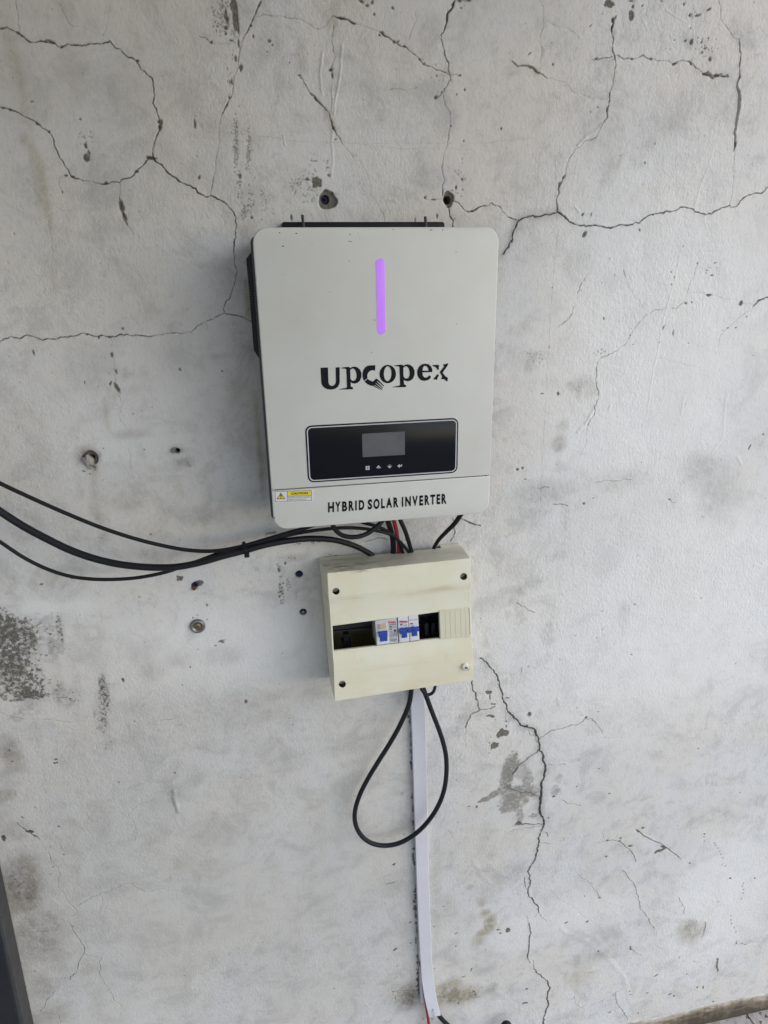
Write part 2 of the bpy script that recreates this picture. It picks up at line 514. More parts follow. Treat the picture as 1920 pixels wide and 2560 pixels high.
def mk_patch(p, rx, ry, ang, v, rough=.25, lo=.26, hi=.70):
    """greyed patch with a grainy, half worn-through edge"""
    SEED[0] += 1
    sc = pxs(p); c = wall_xz(p); a, b = rx * sc, ry * sc; R_ = max(a, b) * 1.8 + .004
    W_ = win(c[0] - R_, c[0] + R_, c[1] - R_, c[1] + R_)
    if W_ is None: return
    js, is_, xs, zs = W_
    X = xs + 0 * zs; Z = zs + 0 * xs
    r = blob_field(X, Z, c, a, b, -R(ang), rough, SEED[0])
    n = .5 + .5 * (vnoise(X, Z, .0045, SEED[0]) + vnoise(X, Z, .0019, SEED[0] + 7) * .8 + vnoise(X, Z, .012, SEED[0] + 3))
    q = np.clip((1.2 - r) / .5, 0, 1)
    k = np.clip((n + .9 * (q - 1) - lo) / (hi - lo), 0, 1) * (q > 0)
    chip[js, is_] = np.maximum(chip[js, is_], k * v * (.75 + .35 * n))

def mk_hole(p, rpx, dp=0.014, dark=0.75):
    sc = pxs(p); c = wall_xz(p); r0 = rpx * sc
    W_ = win(c[0] - r0 - .004, c[0] + r0 + .004, c[1] - r0 - .004, c[1] + r0 + .004)
    js, is_, xs, zs = W_
    d = np.hypot(xs - c[0], zs - c[1])
    q = np.clip((r0 - d) / 0.0016 + 0.5, 0, 1)
    depth[js, is_] = np.maximum(depth[js, is_], q * dp)
    crack[js, is_] = np.maximum(crack[js, is_], q * dark)
    chip[js, is_] = np.maximum(chip[js, is_], q)

def specks(c, rx, ry, n, smin=1.0, smax=4.0, seed=0):
    g = np.random.default_rng(seed)
    for _ in range(n):
        mk_chip((c[0] + g.normal() * rx * .55, c[1] + g.normal() * ry * .55), g.uniform(smin, smax) * g.uniform(.5, 1.2), g.uniform(smin, smax), g.uniform(-60, 60), 0.35, 0.0006, g.uniform(.5, 1))

def mk_ridge(px, wpx, h):
    P = frac([wall_xz(p) for p in px], 0.08, 0.006); sc = pxs(px[0]); w_ = wpx * sc
    for a, b in zip(P, P[1:]):
        r = w_ * 1.6
        W_ = win(min(a[0], b[0]) - r, max(a[0], b[0]) + r, min(a[1], b[1]) - r, max(a[1], b[1]) + r)
        if W_ is None: continue
        js, is_, xs, zs = W_
        q = np.clip(1 - seg_dist(xs, zs, a, b) / w_, 0, 1); q = q * q * (3 - 2 * q) * -h
        D_ = depth[js, is_]
        depth[js, is_] = np.where((D_ <= 0) & (q < D_), q, D_)

def blob(key, p, rx, ry, s=1.0, ang=0, rough=0.15, soft=0.5):
    SEED[0] += 1
    sc = pxs(p); c = wall_xz(p)
    r = blob_field(CXw, CZw, c, rx * sc, ry * sc, -R(ang), rough, SEED[0])
    q = np.clip((1 + soft - r) / (2 * soft), 0, 1); q = q * q * (3 - 2 * q) * s
    np.maximum(stain_shade[key], q.astype(np.float32), out=stain_shade[key])

cA = crop(0, 0, .3858); cB = crop(640, 0, .3858); cC = crop(1280, 0, .3858); cD = crop(0, 640, .3858); cE = crop(1280, 640, .3858)
cF = crop(1120, 1500, .28933); cG = crop(0, 1480, .3858); cH = crop(1180, 2000, .44605); cI = crop(960, 2100, .24111); cJ = crop(0, 2000, .25316)
cK = crop(1400, 2300, .31344); cL = crop(0, 1100, .57866); cN = crop(740, 1260, .30139)

CR = [
 (cA, [(0,185),(45,175),(105,210),(175,260),(230,275),(290,268),(350,280),(393,312),(430,290),(480,292),(560,295),(640,285),(708,268),(780,320),(830,375),(885,395),(910,445),(960,490),(985,508),(997,600),(990,670),(1020,740),(1035,800),(1025,860),(1000,930),(992,1015)], 2.6, .95, {}),
 (cA, [(985,1020),(945,1045),(905,1090),(880,1115),(830,1155),(785,1165),(775,1185),(730,1178),(690,1192),(640,1190),(560,1172),(480,1155),(440,1100),(390,1030),(355,950),(345,900),(318,855),(250,805),(190,770),(120,730),(50,705),(0,695)], 2.5, .9, dict(gaps=.2)),
 (cA, [(995,1025),(1050,1070),(1120,1145),(1190,1190),(1240,1210),(1280,1250),(1340,1278),(1362,1268),(1400,1285),(1470,1325),(1528,1410),(1523,1500),(1528,1540),(1520,1659)], [4,3,3,3,3,3.4,2.6,2.6,2.6,2.4,2.2,2.2,2.6,2], 1, {}),
 (cA, [(1362,1268),(1375,1200),(1400,1100),(1410,980),(1420,850),(1450,720),(1470,680),(1510,560),(1545,420),(1565,270),(1610,190),(1640,120),(1690,10)], [1.6,1.6,1.3,1.2,1.3,1.6,2.4,1.7,1.7,1.7,2.2,3,3.5], .85, dict(k=.1)),
 (cA, [(770,1185),(772,1280)], 1.3, .7, {}),
 (cA, [(773,1280),(786,1340),(800,1400),(826,1460)], [3,8,7,3], .55, dict(k=.1)),
 (cA, [(826,1460),(860,1500),(862,1525)], 1.2, .5, {}),
 (cA, [(100,0),(112,70),(118,140),(128,215)], 1.5, .75, {}),
 (cA, [(380,20),(430,120),(465,172)], 1.4, .7, {}), (cA, [(465,172),(540,180),(620,215),(680,235)], 1.0, .4, dict(gaps=.5)),
 (cA, [(715,30),(700,130),(680,215)], 1.0, .35, {}), (cA, [(1290,235),(1330,245),(1370,280)], 2.0, .7, {}), (cA, [(1380,280),(1470,275),(1540,235)], 1.2, .45, dict(gaps=.4)),
 (cA, [(320,850),(400,800),(520,772)], 1.0, .3, dict(gaps=.5)), (cA, [(430,1138),(385,1150),(380,1190),(405,1245)], 1.2, .5, dict(gaps=.3)),
 (cA, [(985,508),(1060,495),(1110,480)], .9, .3, {}), (cA, [(300,1400),(380,1360),(480,1350)], 1.2, .3, {}), (cA,[(315,1430),(325,1520),(345,1640)],1.2,.3,{}),
 (cD, [(0,555),(70,522),(135,535),(190,515),(240,530),(355,540),(400,525),(480,518),(565,505),(640,520),(712,525),(780,508),(880,510),(950,520),(1030,512),(1110,497),(1240,495),(1320,430),(1390,400),(1452,370),(1448,335),(1500,240),(1528,130),(1520,0)], [2.2,2.2,2.2,2.4,2,2.4,2.2,2.2,2.4,2.2,3,2.6,2.2,2,1.8,1.7,1.7,1.7,1.7,2,2,1.8,1.7,1.8], .95, {}),
 (cD, [(1452,370),(1500,378),(1560,390),(1630,425),(1700,460)], 2, .9, {}),
 (cD, [(715,525),(722,580),(735,650),(745,700),(750,760),(755,830),(765,890)], 1.3, .55, dict(gaps=.4)), (cD, [(765,890),(785,960),(770,1030),(815,1110)], 1.0, .4, {}),
 (cD, [(840,1200),(830,1260),(840,1340),(860,1420),(880,1470)], .9, .25, {}), (cD, [(1050,960),(1100,985),(1110,1020)], .9, .25, {}), (cD,[(1335,430),(1345,475)],1.4,.5,{}),
 (cB, [(0,108),(100,104),(210,118),(300,132),(350,160),(405,190),(450,170),(500,100)], 1.5, .7, dict(k=.1)),
 (cB, [(500,100),(540,115),(600,130),(640,152)], [2,4.5,4,5], .8, {}), (cB, [(640,152),(740,185),(800,205)], 1.4, .5, dict(gaps=.4)),
 (cB, [(800,205),(850,240),(900,275),(950,300),(1010,340),(1060,385),(1110,425),(1170,455),(1230,470),(1262,485)], [3.5,3,2.4,2.2,2.2,2,2,2,1.8,2], .9, {}),
 (cB, [(500,170),(492,280),(505,390),(485,450),(492,500)], 1.8, .75, {}), (cB, [(492,500),(490,640),(492,740)], 1.2, .4, {}),
 (cB, [(270,488),(300,510),(350,605),(395,655),(440,695),(475,735),(490,790),(500,830),(535,885),(560,935)], [3,2,2,4,2.4,2.2,2.5,3.5,2.2,1.6], .8, {}),
 (cB, [(560,935),(610,990),(640,1040),(700,1090),(740,1180),(740,1260),(790,1330),(830,1440)], 1.3, .42, {}),
 (cB, [(1290,0),(1265,60),(1240,90),(1235,150),(1215,210),(1200,255),(1220,340),(1250,410),(1258,490),(1262,510),(1225,570),(1215,620),(1225,670),(1255,740),(1258,830),(1240,920),(1215,1010),(1203,1090),(1210,1200),(1215,1280)], [3,3.4,4,3.6,2.4,2,2.2,2.2,2.2,2.2,1.6,1.5,1.4,1.4,1.5,1.4,1.4,1.6,1.8,2.2], .9, {}),
 (cB, [(1262,485),(1325,490)], 2, .7, dict(gaps=.4)), (cB, [(1290,5),(1390,3)], 2.5, .7, dict(gaps=.3)), (cB, [(1165,225),(1195,255)], 1.2, .5, {}),
 (cB, [(1250,1345),(1255,1400),(1275,1470)], [2,2.6,3], .9, {}), (cB, [(1225,570),(1175,630)], 1.8, .6, {}),
 (cB, [(1275,1300),(1310,1315),(1350,1360),(1400,1370),(1470,1335),(1530,1315),(1580,1340),(1610,1380),(1659,1415)], [1.6,2,2,3,2,2,1.6,1.6,2], .9, {}),
 (cB, [(870,578),(950,580),(1040,565)], 1.6, .55, dict(gaps=.2)), (cB, [(1035,70),(1040,130),(1000,220),(990,260)], 1.2, .55, {}),
 (cB, [(1100,1295),(1150,1293),(1215,1285)], 1.5, .55, dict(gaps=.3)), (cB, [(1310,440),(1380,410),(1470,375),(1510,340)], .9, .3, {}),
 (cB, [(0,880),(150,895),(260,918),(400,922)], 1.2, .32, dict(gaps=.4, k=.05, dp=.0003)), (cB, [(400,922),(540,924),(720,925),(1000,928),(1420,926),(1480,930),(1659,905),(1830,895)], 1.0, .3, dict(gaps=.55, k=.04, dp=.0003)),
 (cB, [(560,925),(700,935),(880,960),(1150,965),(1420,972)], 1.2, .32, dict(gaps=.4, k=.05, dp=.0003)),
 (cC, [(0,395),(40,430),(100,425),(150,450),(180,470),(230,505)], [2.5,3,4,5,3,2], .75, {}), (cC, [(230,505),(310,525),(370,555),(450,605),(530,640),(620,638)], 1.3, .45, dict(gaps=.3)),
 (cC, [(660,120),(652,170),(662,250),(655,330),(668,358),(675,400),(660,500),(635,600),(620,700),(622,760)], [4,3,2,2,2,1.6,1.6,2,2.6,2], .85, {}),
 (cC, [(622,760),(585,810),(550,885),(480,910),(420,960),(375,1020),(350,1100),(330,1160),(300,1210),(290,1290),(295,1370)], [2,1.6,1.6,1.4,1.4,1.4,1.6,2.6,3.6,2.2,3], .75, dict(gaps=.1)),
 (cC, [(520,385),(580,378),(668,358),(740,380),(790,380),(850,355),(910,382),(980,390),(1050,415),(1090,395),(1140,395),(1190,435),(1240,475)], 1.9, .75, dict(gaps=.2)), (cC, [(1240,478),(1290,488),(1330,486),(1370,494),(1405,495)], [6,7,4,3,3], .65, dict(k=.4)),
 (cC, [(1340,0),(1355,120),(1400,180),(1440,240),(1475,252)], 1.6, .6, {}), (cC, [(1475,252),(1490,350),(1480,450),(1482,500),(1462,555)], [1.8,2.4,2,3,2.3], .85, {}),
 (cC, [(1462,555),(1478,620),(1475,680),(1462,780),(1447,860)], [4,9,8,6,4], .42, dict(k=.07, dp=.003, rag=.2)), (cC, [(1447,860),(1455,930),(1445,975)], [3,4.5,2.5], .7, {}), (cC, [(1445,975),(1438,1080),(1440,1180),(1420,1320)], 1.3, .4, {}),
 (cC, [(1475,250),(1540,205),(1605,170),(1650,240)], 1.2, .4, {}),
 (cC, [(1680,1200),(1659,1215),(1630,1250),(1580,1250),(1535,1265),(1480,1318),(1415,1328),(1340,1360),(1270,1390),(1220,1378),(1180,1355),(1100,1340),(1030,1372),(920,1388),(870,1410),(830,1445),(760,1460),(640,1478),(540,1460),(480,1470),(420,1455),(360,1420),(320,1385),(295,1375)], [2,2,2,2,2,2,1.8,2.2,2.4,2.4,2,2,2,2.6,2.2,2.2,2.2,2.6,2.4,2.4,2.4,3,3.4,3.6], .92, {}),
 (cC, [(295,1375),(230,1390),(160,1405),(60,1420),(35,1440),(10,1500),(0,1570)], 3, .9, dict(halo=.55)), (cC, [(35,1430),(-10,1415)], 2, .7, {}), (cB, [(1659,1555),(1625,1610),(1600,1650)], 3, .9, dict(halo=.35)),
 (cC, [(185,0),(205,90),(208,170),(190,300),(175,450)], 1.4, .5, {}), (cC, [(215,130),(300,175),(400,205),(440,240)], 1.2, .42, {}), (cC, [(710,60),(725,140),(722,170)], 1.2, .4, {}),
 (cC, [(280,1000),(285,1300),(295,1450),(285,1659)], 1.2, .4, dict(k=.03, dp=.0003)), (cE, [(280,0),(265,200),(245,480),(240,600),(225,900),(210,1100),(190,1450),(178,1659)], 1.2, .36, dict(k=.03, gaps=.3, dp=.0003)),
 (cE, [(490,115),(470,150),(450,180),(438,220),(425,280)], 1.8, .55, dict(gaps=.4)), (cE, [(400,330),(375,400),(330,440),(300,465)], 1.8, .5, dict(gaps=.3)),
 (cE, [(1670,265),(1600,290),(1565,330)], [3,3.4,1.6], .8, {}), (cE, [(1560,350),(1490,390),(1430,440),(1350,520),(1338,590)], 1.2, .4, dict(gaps=.4)),
 (cE, [(1130,300),(1080,330),(1040,340)], 1.6, .55, dict(gaps=.3)), (cE, [(1000,335),(930,350),(870,385),(820,440),(770,515),(740,570),(690,610)], 1.5, .42, {}),
 (cE, [(690,610),(640,635),(590,655),(555,690),(552,750),(540,800),(565,880),(560,930),(535,980),(535,1030),(490,1100)], 1.8, .5, dict(gaps=.2)), (cE, [(490,1100),(485,1180),(440,1300)], 1.2, .22, {}),
 (cE, [(725,90),(740,140)], 1.8, .55, {}), (cE, [(740,140),(760,200),(810,280),(865,380)], 1.0, .32, {}), (cE, [(1150,235),(1280,250),(1400,280),(1490,300),(1565,325)], 1.0, .35, dict(gaps=.4)),
 (cE, [(1210,40),(1150,200),(1135,260)], 1.2, .4, dict(gaps=.3)), (cE, [(880,680),(1000,665),(1080,695),(1160,715)], .9, .25, {}), (cE, [(530,1470),(620,1455),(690,1460),(770,1450)], 1.6, .4, {}),
 (cE, [(160,1505),(240,1502)], 1.8, .45, {}), (cE, [(270,1610),(360,1620)], 2, .5, dict(gaps=.3)), (cE, [(1010,1575),(1060,1600)], 1.5, .45, {}),
 (cF, [(278,505),(340,550),(400,630),(440,730),(470,810),(500,900),(515,965)], [2.6,2.4,2.6,2.8,3,3,2.3], .9, {}),
 (cF, [(515,965),(560,1000),(620,1075),(680,1095),(745,1115),(775,1180),(785,1290),(820,1340),(838,1430),(825,1530),(800,1600),(795,1700),(785,1810),(820,1880),(828,1935)], [3,3,3.4,3.6,4,3.2,3,3.2,4,3.8,4,5.5,5,3.6,4], .9, dict(halo=.5)),
 (cF, [(828,1935),(800,2000),(778,2050),(785,2090),(765,2150),(760,2212)], [3.4,2.6,2.6,2.8,2.6,2.6], .85, dict(halo=.15)),
 (cF, [(208,700),(210,750),(240,810),(270,940)], 2.4, .85, {}), (cF, [(400,920),(350,940),(275,945),(200,985),(165,1050),(150,1100)], 2, .8, {}), (cF, [(150,1100),(150,1250),(85,1360)], .9, .25, {}),
 (cF, [(785,1190),(890,1125),(1000,1100),(1130,1070),(1190,1015),(1240,1025),(1300,1100),(1330,1150)], [2,2,1.8,1.6,2,1.4,1.2,1], .62, {}), (cF, [(1330,1190),(1430,1195),(1500,1190)], .8, .25, {}),
 (cF, [(775,1295),(700,1350),(600,1440),(550,1500)], 2.2, .65, dict(halo=.3)), (cF, [(860,1415),(930,1425),(1010,1415)], 1.6, .55, dict(gaps=.2)),
 (cF, [(830,1930),(740,1938),(640,1940)], [2.2,2.2,3], .75, {}), (cF, [(820,1945),(680,1965),(535,2000)], 1.6, .5, {}), (cF, [(520,1620),(600,1650),(700,1660),(780,1690)], 1.8, .6, {}),
 (cF, [(965,1720),(1040,1760),(1140,1770)], 1.8, .42, dict(gaps=.35)), (cF, [(685,1120),(700,1160),(740,1170),(765,1230)], 1.2, .5, {}), (cF, [(830,2000),(860,2040)], 2, .45, {}), (cF, [(800,2095),(875,2100)], 2, .5, {}),
 (cF, [(600,30),(680,80),(750,115)], 2, .35, dict(gaps=.3)), (cF, [(640,575),(630,625)], 1.6, .4, {}), (cF, [(510,970),(500,1050)], 1.2, .4, {}),
 (cH, [(359,300),(340,350),(312,400),(328,450),(312,500),(312,520),(350,580),(372,630)], [2.4,2.4,2.2,2.2,2.2,2.4,2.8,2], .85, {}), (cH, [(290,430),(295,475),(312,500)], 1.5, .6, {}), (cH, [(372,630),(390,655),(415,680)], 1.2, .5, {}),
 (cH, [(305,650),(320,690)], 1.2, .5, {}), (cH, [(320,690),(330,740),(320,800),(308,870),(325,910)], [2,2.2,2.2,2.2,1.4], .75, {}), (cH, [(340,895),(345,945)], 1.2, .5, {}),
 (cH, [(345,945),(385,980),(425,1020),(435,1050),(422,1090),(425,1140),(410,1200),(400,1255),(395,1290)], [2.2,2.4,2.4,2.8,2.6,2.8,2.6,2.8,2.8], .85, {}), (cH, [(372,630),(345,660)], .9, .35, {}),
 (cH, [(690,240),(745,228),(820,232),(860,265),(905,310),(915,345)], 1.8, .5, dict(gaps=.1)), (cH, [(840,395),(900,460),(930,540),(955,620),(990,665),(1020,720)], 1.5, .45, {}),
 (cH, [(918,165),(960,200),(1050,240),(1100,275),(1170,330)], [3,2.6,2.2,2.2,1.6], .6, dict(k=.04)), (cH, [(850,1050),(800,1085),(720,1130),(640,1170)], 1.2, .35, {}), (cH, [(800,1085),(810,1140),(850,1190),(870,1230)], 1.4, .45, {}),
 (cH, [(590,420),(650,460),(690,510),(712,546)], 1.3, .35, dict(gaps=.3)), (cH, [(1160,545),(1190,600),(1185,640)], 1.2, .35, {}), (cH, [(570,1100),(575,1140),(620,1170)], 1.1, .35, {}),
 (cH, [(1375,890),(1372,930),(1378,962)], 3, .7, {}), (cH, [(1285,770),(1305,710),(1300,680)], 1.4, .4, {}), (cH, [(885,835),(950,870)], 1.4, .4, dict(gaps=.3)), (cH, [(725,175),(740,215)], 1, .35, {}),
 (cH, [(430,510),(700,700)], .8, .1, {}),
 (cG, [(0,770),(60,810),(180,830),(330,830),(460,852)], 1.3, .45, dict(gaps=.2)), (cG, [(110,1500),(150,1540),(200,1575),(260,1610)], [1.4,2.4,4,1.4], .75, {}), (cG, [(1035,838),(1140,820)], 1.6, .45, {}), (cG, [(1130,865),(1210,885)], 1.2, .3, {}),
 (cG, [(560,1190),(565,1230),(490,1295)], 1, .25, {}), (cG, [(840,1440),(880,1390),(920,1370),(1000,1340)], 1.2, .28, {}), (cG, [(830,1440),(860,1490),(870,1620)], 1.1, .25, {}), (cG, [(980,1180),(1060,1120),(1200,1095)], 1.1, .28, {}),
 (cJ, [(480,470),(500,620),(570,690),(570,850),(640,980),(740,1080),(760,1120),(700,1160)], 1.2, .36, dict(gaps=.1)), (cJ, [(770,1050),(900,970),(1080,900),(1260,825)], 1.4, .36, {}), (cJ, [(1260,825),(1400,900),(1600,880),(1850,940),(2000,860)], 1.2, .26, {}),
 (cJ, [(600,1180),(680,1220),(740,1330),(825,1450),(828,1520),(770,1640),(680,1790)], 1.6, .5, {}), (cJ, [(828,1520),(900,1545),(1000,1560),(980,1720),(1060,1850),(1130,1980),(1200,2040)], 1.4, .42, {}),
 (cJ, [(850,130),(850,270),(920,390)], 1.0, .3, {}), (cJ, [(540,1880),(450,2000),(400,2090),(340,2090)], 1.4, .42, {}), (cJ, [(400,2100),(580,2120),(600,2200)], 1.4, .42, {}), (cJ, [(180,1320),(400,1310),(560,1290)], 1.4, .28, dict(gaps=.3)), (cJ, [(1010,950),(1000,1040),(960,1130)], 1, .25, {}),
 (cN, [(1300,115),(1325,160),(1320,230),(1285,310)], 2, .8, {}), (cN, [(1365,120),(1400,140)], [3,4], .4, {}), (cN, [(1400,135),(1450,160),(1490,175),(1528,180)], [4,4,3,3], .75, dict(k=.05)), (cN, [(570,318),(640,298),(760,300)], 2, .5, dict(gaps=.3)),
 (cL, [(420,420),(440,425)], 2, .5, {}), (cL, [(1150,410),(1190,402)], 4, .55, {}),
]
for c_, pts, wpx, dk, kw in CR: mk_crack(c_(pts), wpx, dk, **kw)

def chips(c_, s, L):
    for t in L:
        (x, y), rx, ry = c_([(t[0], t[1])])[0], t[2] * s, t[3] * s
        mk_chip((x, y), rx, ry, t[4] if len(t) > 4 else 0, dk=t[5] if len(t) > 5 else 0)
chips(cA, .3858, [(330,270,28,9,25,.3),(298,270,11,8,0,.3),(265,265,8,6,0,.3),(115,212,14,7,30,.4),(140,232,10,6,30,.4),(400,305,10,8,0,.5),(890,395,12,7,0,.5),(1040,815,15,26,8,.25),(1030,790,9,12,0,.5),(555,945,10,17,0,.3),(560,1022,22,26,0,.1),(575,990,10,14),(978,1024,28,13,0,.45),(885,1112,14,8,0,.5),(688,1188,14,9,0,.4),
 (428,1138,12,6,0,.5),(470,1146,14,7,10,.5),(405,1245,5,7),(240,803,9,7,0,.5),(318,855,9,8,0,.5),(65,712,10,6,0,.5),(20,700,10,5,0,.5),(1262,805,10,24,0),(1290,1150,9,14,30),(788,1335,13,44,-8,.1),(808,1400,10,28,-20,.1),(1470,682,6,9,0,.5),(1485,632,6,9,0,.5),(1545,280,7,26),(1525,380,9,20),(1560,438,13,22,10),(1500,530,8,18),(1640,235,6,12),(1553,1142,12,15),(1630,1410,8,10),(1525,105,22,106),(1505,30,18,40),(1465,110,16,40),(1462,180,14,14),(1498,262,12,8),(1462,218,10,8),(1370,275,10,10),(1625,165,8,8,0,.6),(520,773,8,6),(535,478,4,4),(205,658,12,4),(92,1515,4,7)])
specks((555, 40), 18, 42, 110, 1, 3, 3); specks((585, 60), 12, 45, 50, 1, 2.6, 5); specks((589, 350), 6, 62, 120, .8, 2.6, 6); specks((621, 380), 7, 42, 90, .8, 2.4, 7); specks((598, 470), 6, 45, 22, 1, 3, 8); specks((609, 528), 6, 16, 26, 1, 2.6, 9); specks((628, 500), 10, 40, 24, 1, 2.6, 10); specks((575, 190), 8, 60, 18, 1, 3, 11); specks((215, 345), 26, 16, 16, .8, 2, 12)
chips(cB, .3858, [(682,8,20,9,20),(720,35,11,10),(752,14,10,14),(765,92,8,8),(85,265,9,14,-20),(105,292,7,6),(70,335,5,4),(885,52,7,12,-40),(560,120,20,7,10,.3),(628,150,18,6,10,.3),(820,212,11,8,30,.3),(799,227,9,8),(895,272,12,7,30,.4),(918,270,12,6,-30),(960,300,8,6,0,.3),(1060,385,8,7),(1090,410,7,6),(1238,110,7,36,4,.3),(1275,30,9,16,20,.3),(1320,5,14,8),(1380,3,14,6),(1328,50,7,6),(485,452,15,11,-10,.2),(494,490,7,18,0,.2),(385,640,18,9,40,.2),(360,612,12,6,50,.3),(280,488,12,5),(215,407,4,5),(1165,630,16,10,-30),(1352,580,6,9),(1300,612,5,5),(1170,490,6,5),(1322,488,7,6,0,.4),(1202,597,6,5),
 (392,1182,36,34),(330,1162,15,10),(470,1136,12,8),(380,1044,12,3),(460,1043,6,3),(462,1087,10,4),(1095,1280,8,10),(1150,1294,14,5),(1335,1162,10,7),(1295,1215,8,12),(1270,1235,8,4),(1262,815,8,5),(1030,1432,4,20),(1172,1400,6,16),(1400,1368,12,6,0,.3),(1345,912,6,5),(515,903,8,5),(228,1410,9,18),(1590,832,6,9),(500,830,9,12,-30,.2)])
specks((770, 475), 26, 45, 60, .8, 2.4, 20); specks((735, 460), 20, 20, 18, .8, 2, 21); specks((1150, 455), 16, 40, 20, .8, 2.4, 22); specks((1100, 190), 24, 20, 12, .8, 2, 23); specks((800, 420), 20, 25, 10, .8, 2.2, 24); specks((660,500),20,40,20,.8,2,25)
chips(cC, .3858, [(632,22,34,22,10),(610,30,16,10),(775,98,20,30,-15),(785,40,9,12),(655,128,12,14,30,.3),(672,110,6,12,20),(652,172,7,16,0,.3),(1155,97,9,10),(1205,98,22,7,-10,.2),(1115,25,7,8),(1165,270,13,17),(1125,262,12,6,-20),(1285,382,9,15),(550,378,13,6,0,.2),(905,380,9,6,0,.3),(780,380,10,6,0,.3),(1055,413,20,7,-15,.3),(1160,408,14,7,35,.2),(1265,482,24,10,10),(1330,486,22,8),(1380,495,20,5),(620,712,6,14,0,.2),(310,1195,9,20,25,.2),(332,1150,5,12,15,.3),(472,1518,13,20,30),(460,1390,9,9),(515,1390,4,13,15),(928,930,4,5),(866,1053,5,8),(1055,258,4,4),(772,4,18,5),(845,35,8,5,-40),(970,5,10,5),(1025,318,4,3),(558,693,4,5),(512,723,4,4),(268,415,7,8),(1278,60,14,8,-20,.2),(1160,180,4,5),(1454,935,8,22,0,.1),(1235,337,7,7),(1232,270,6,10),(1275,245,5,6),(1255,310,12,6),(540,1460,10,5,0,.3),(640,1478,10,4,0,.3),(920,1390,7,6),(830,1490,5,8),(115,345,12,5,-30),(510,165,10,4,-40)])
specks((1762, 118), 24, 24, 26, .8, 2.4, 30); specks((1730, 35), 20, 14, 8, 1, 2.6, 31)
chips(cD, .3858, [(725,640,9,18,0),(715,825,7,16,30),(752,748,6,18,-5,.1),(757,852,13,36,-15,.0),(795,470,8,9),(217,625,7,18,-10),(640,528,6,9,0,.4),(712,525,12,6,0,.4),(565,508,8,7,0,.4),(1165,735,8,10),(1440,745,6,6),(548,820,5,9),(860,1023,4,4),(933,1255,4,5),(635,845,3,4),(128,820,3,3),(582,1413,4,4),(668,1247,4,4)])
chips(cE, .3858, [(1278,254,19,8,0),(1487,306,12,16,20),(1130,308,8,5),(1168,300,5,5),(35,1384,10,8),(68,1375,7,9),(1543,1240,5,15,20),(985,465,4,14,15),(1048,500,4,17,-10),(1630,1157,5,6),(598,405,5,8),(85,1447,8,4),(465,1605,8,8),(838,1340,3,3),(300,893,9,10),(195,893,9,4),(242,592,3,5),(1035,185,4,5),(1055,138,3,5),(1033,104,4,4),(1455,465,6,4,-40),(1403,467,4,4),(1300,125,7,6),(1020,1577,6,5),(1205,48,4,6),(1320,45,8,4),(1523,395,4,4),(770,515,5,4),(263,205,3,5),(1147,567,3,3),(525,1570,4,4)])
specks((1784, 680), 18, 18, 12, .8, 2, 40); specks((1335, 900), 26, 22, 20, .6, 1.6, 41); specks((1500,880),22,12,14,.6,1.8,42)
chips(cF, .28933, [(350,798,28,17,10),(360,838,6,24),(360,1000,30,10,5),(385,1008,14,12),(400,900,8,8),(378,898,8,8),(455,1150,32,40,10),(495,1148,26,28,0),(400,1255,34,26,-25),(378,1275,14,12),(500,1048,10,5),(500,1090,6,14),(700,985,14,18),(508,845,14,7),(405,1035,5,4),(680,1082,7,8,0,.4),(245,1785,6,14,30,.2),(178,1780,9,5),(195,1655,5,3),(865,1880,6,8),(1190,1012,9,10,0,.2),(1108,930,3,4),(1390,1670,8,6),(1300,1455,9,4),(1110,1610,6,6),(280,163,5,5),(280,505,6,6,0,.4),(1610,38,7,5,30),(1330,95,5,4),(1282,328,5,4),(1375,2075,10,7,20,.2),(1480,2080,7,8),(1570,2120,16,6),(1640,2000,14,6,35),(1580,470,6,4),(910,1695,12,10),(690,575,6,4),(965,515,5,4),(1295,965,5,5),(730,1845,10,4)])
specks((1227, 1863), 8, 12, 16, .8, 2, 50)
chips(cH, .44605, [(885,257,11,5),(830,212,6,5),(200,730,10,16,15),(145,726,7,4),(157,748,5,4),(525,686,9,4,-15),(643,680,7,5,-20),(712,546,6,5),(885,825,5,7),(888,835,6,5),(1030,982,11,4,-25),(1108,1089,9,4,-15),(1130,1098,6,4,-20),(1262,1050,5,5),(305,1058,6,5),(770,1192,6,4,-15),(1105,1200,6,4,-20),(705,845,4,4),(980,1080,4,4),(1445,437,6,5),(1582,437,4,4),(880,1072,4,4),(885,1090,4,4),(1350,1128,5,4),(1480,803,4,5),(1510,805,5,3),(1530,810,5,3),(1295,1050,3,9),(290,1140,7,7),(305,1138,7,5),(955,155,8,6),(1218,352,4,5),(750,315,7,4),(1160,880,3,3),(1202,977,3,3),(1055,280,22,10,-10),(1070,262,18,6,20),(1030,292,12,6,-20),(1290,1152,8,4),(1300,190,3,5),(628,537,3,3),(1245,905,3,3),(930,1195,3,4),(260,130,14,9,30,.2)])
for q in cH([(1355,240),(1362,252),(1375,268),(1385,285),(1392,303),(1403,322),(1418,368),(1518,465),(1512,480),(1520,500),(1516,520),(1508,552),(1450,650),(1450,672),(1453,692),(1468,715),(1478,740),(1482,790),(1298,205),(1300,230)]): mk_chip(q, 1.8, 1.6, 0, .3, .0005, .7)
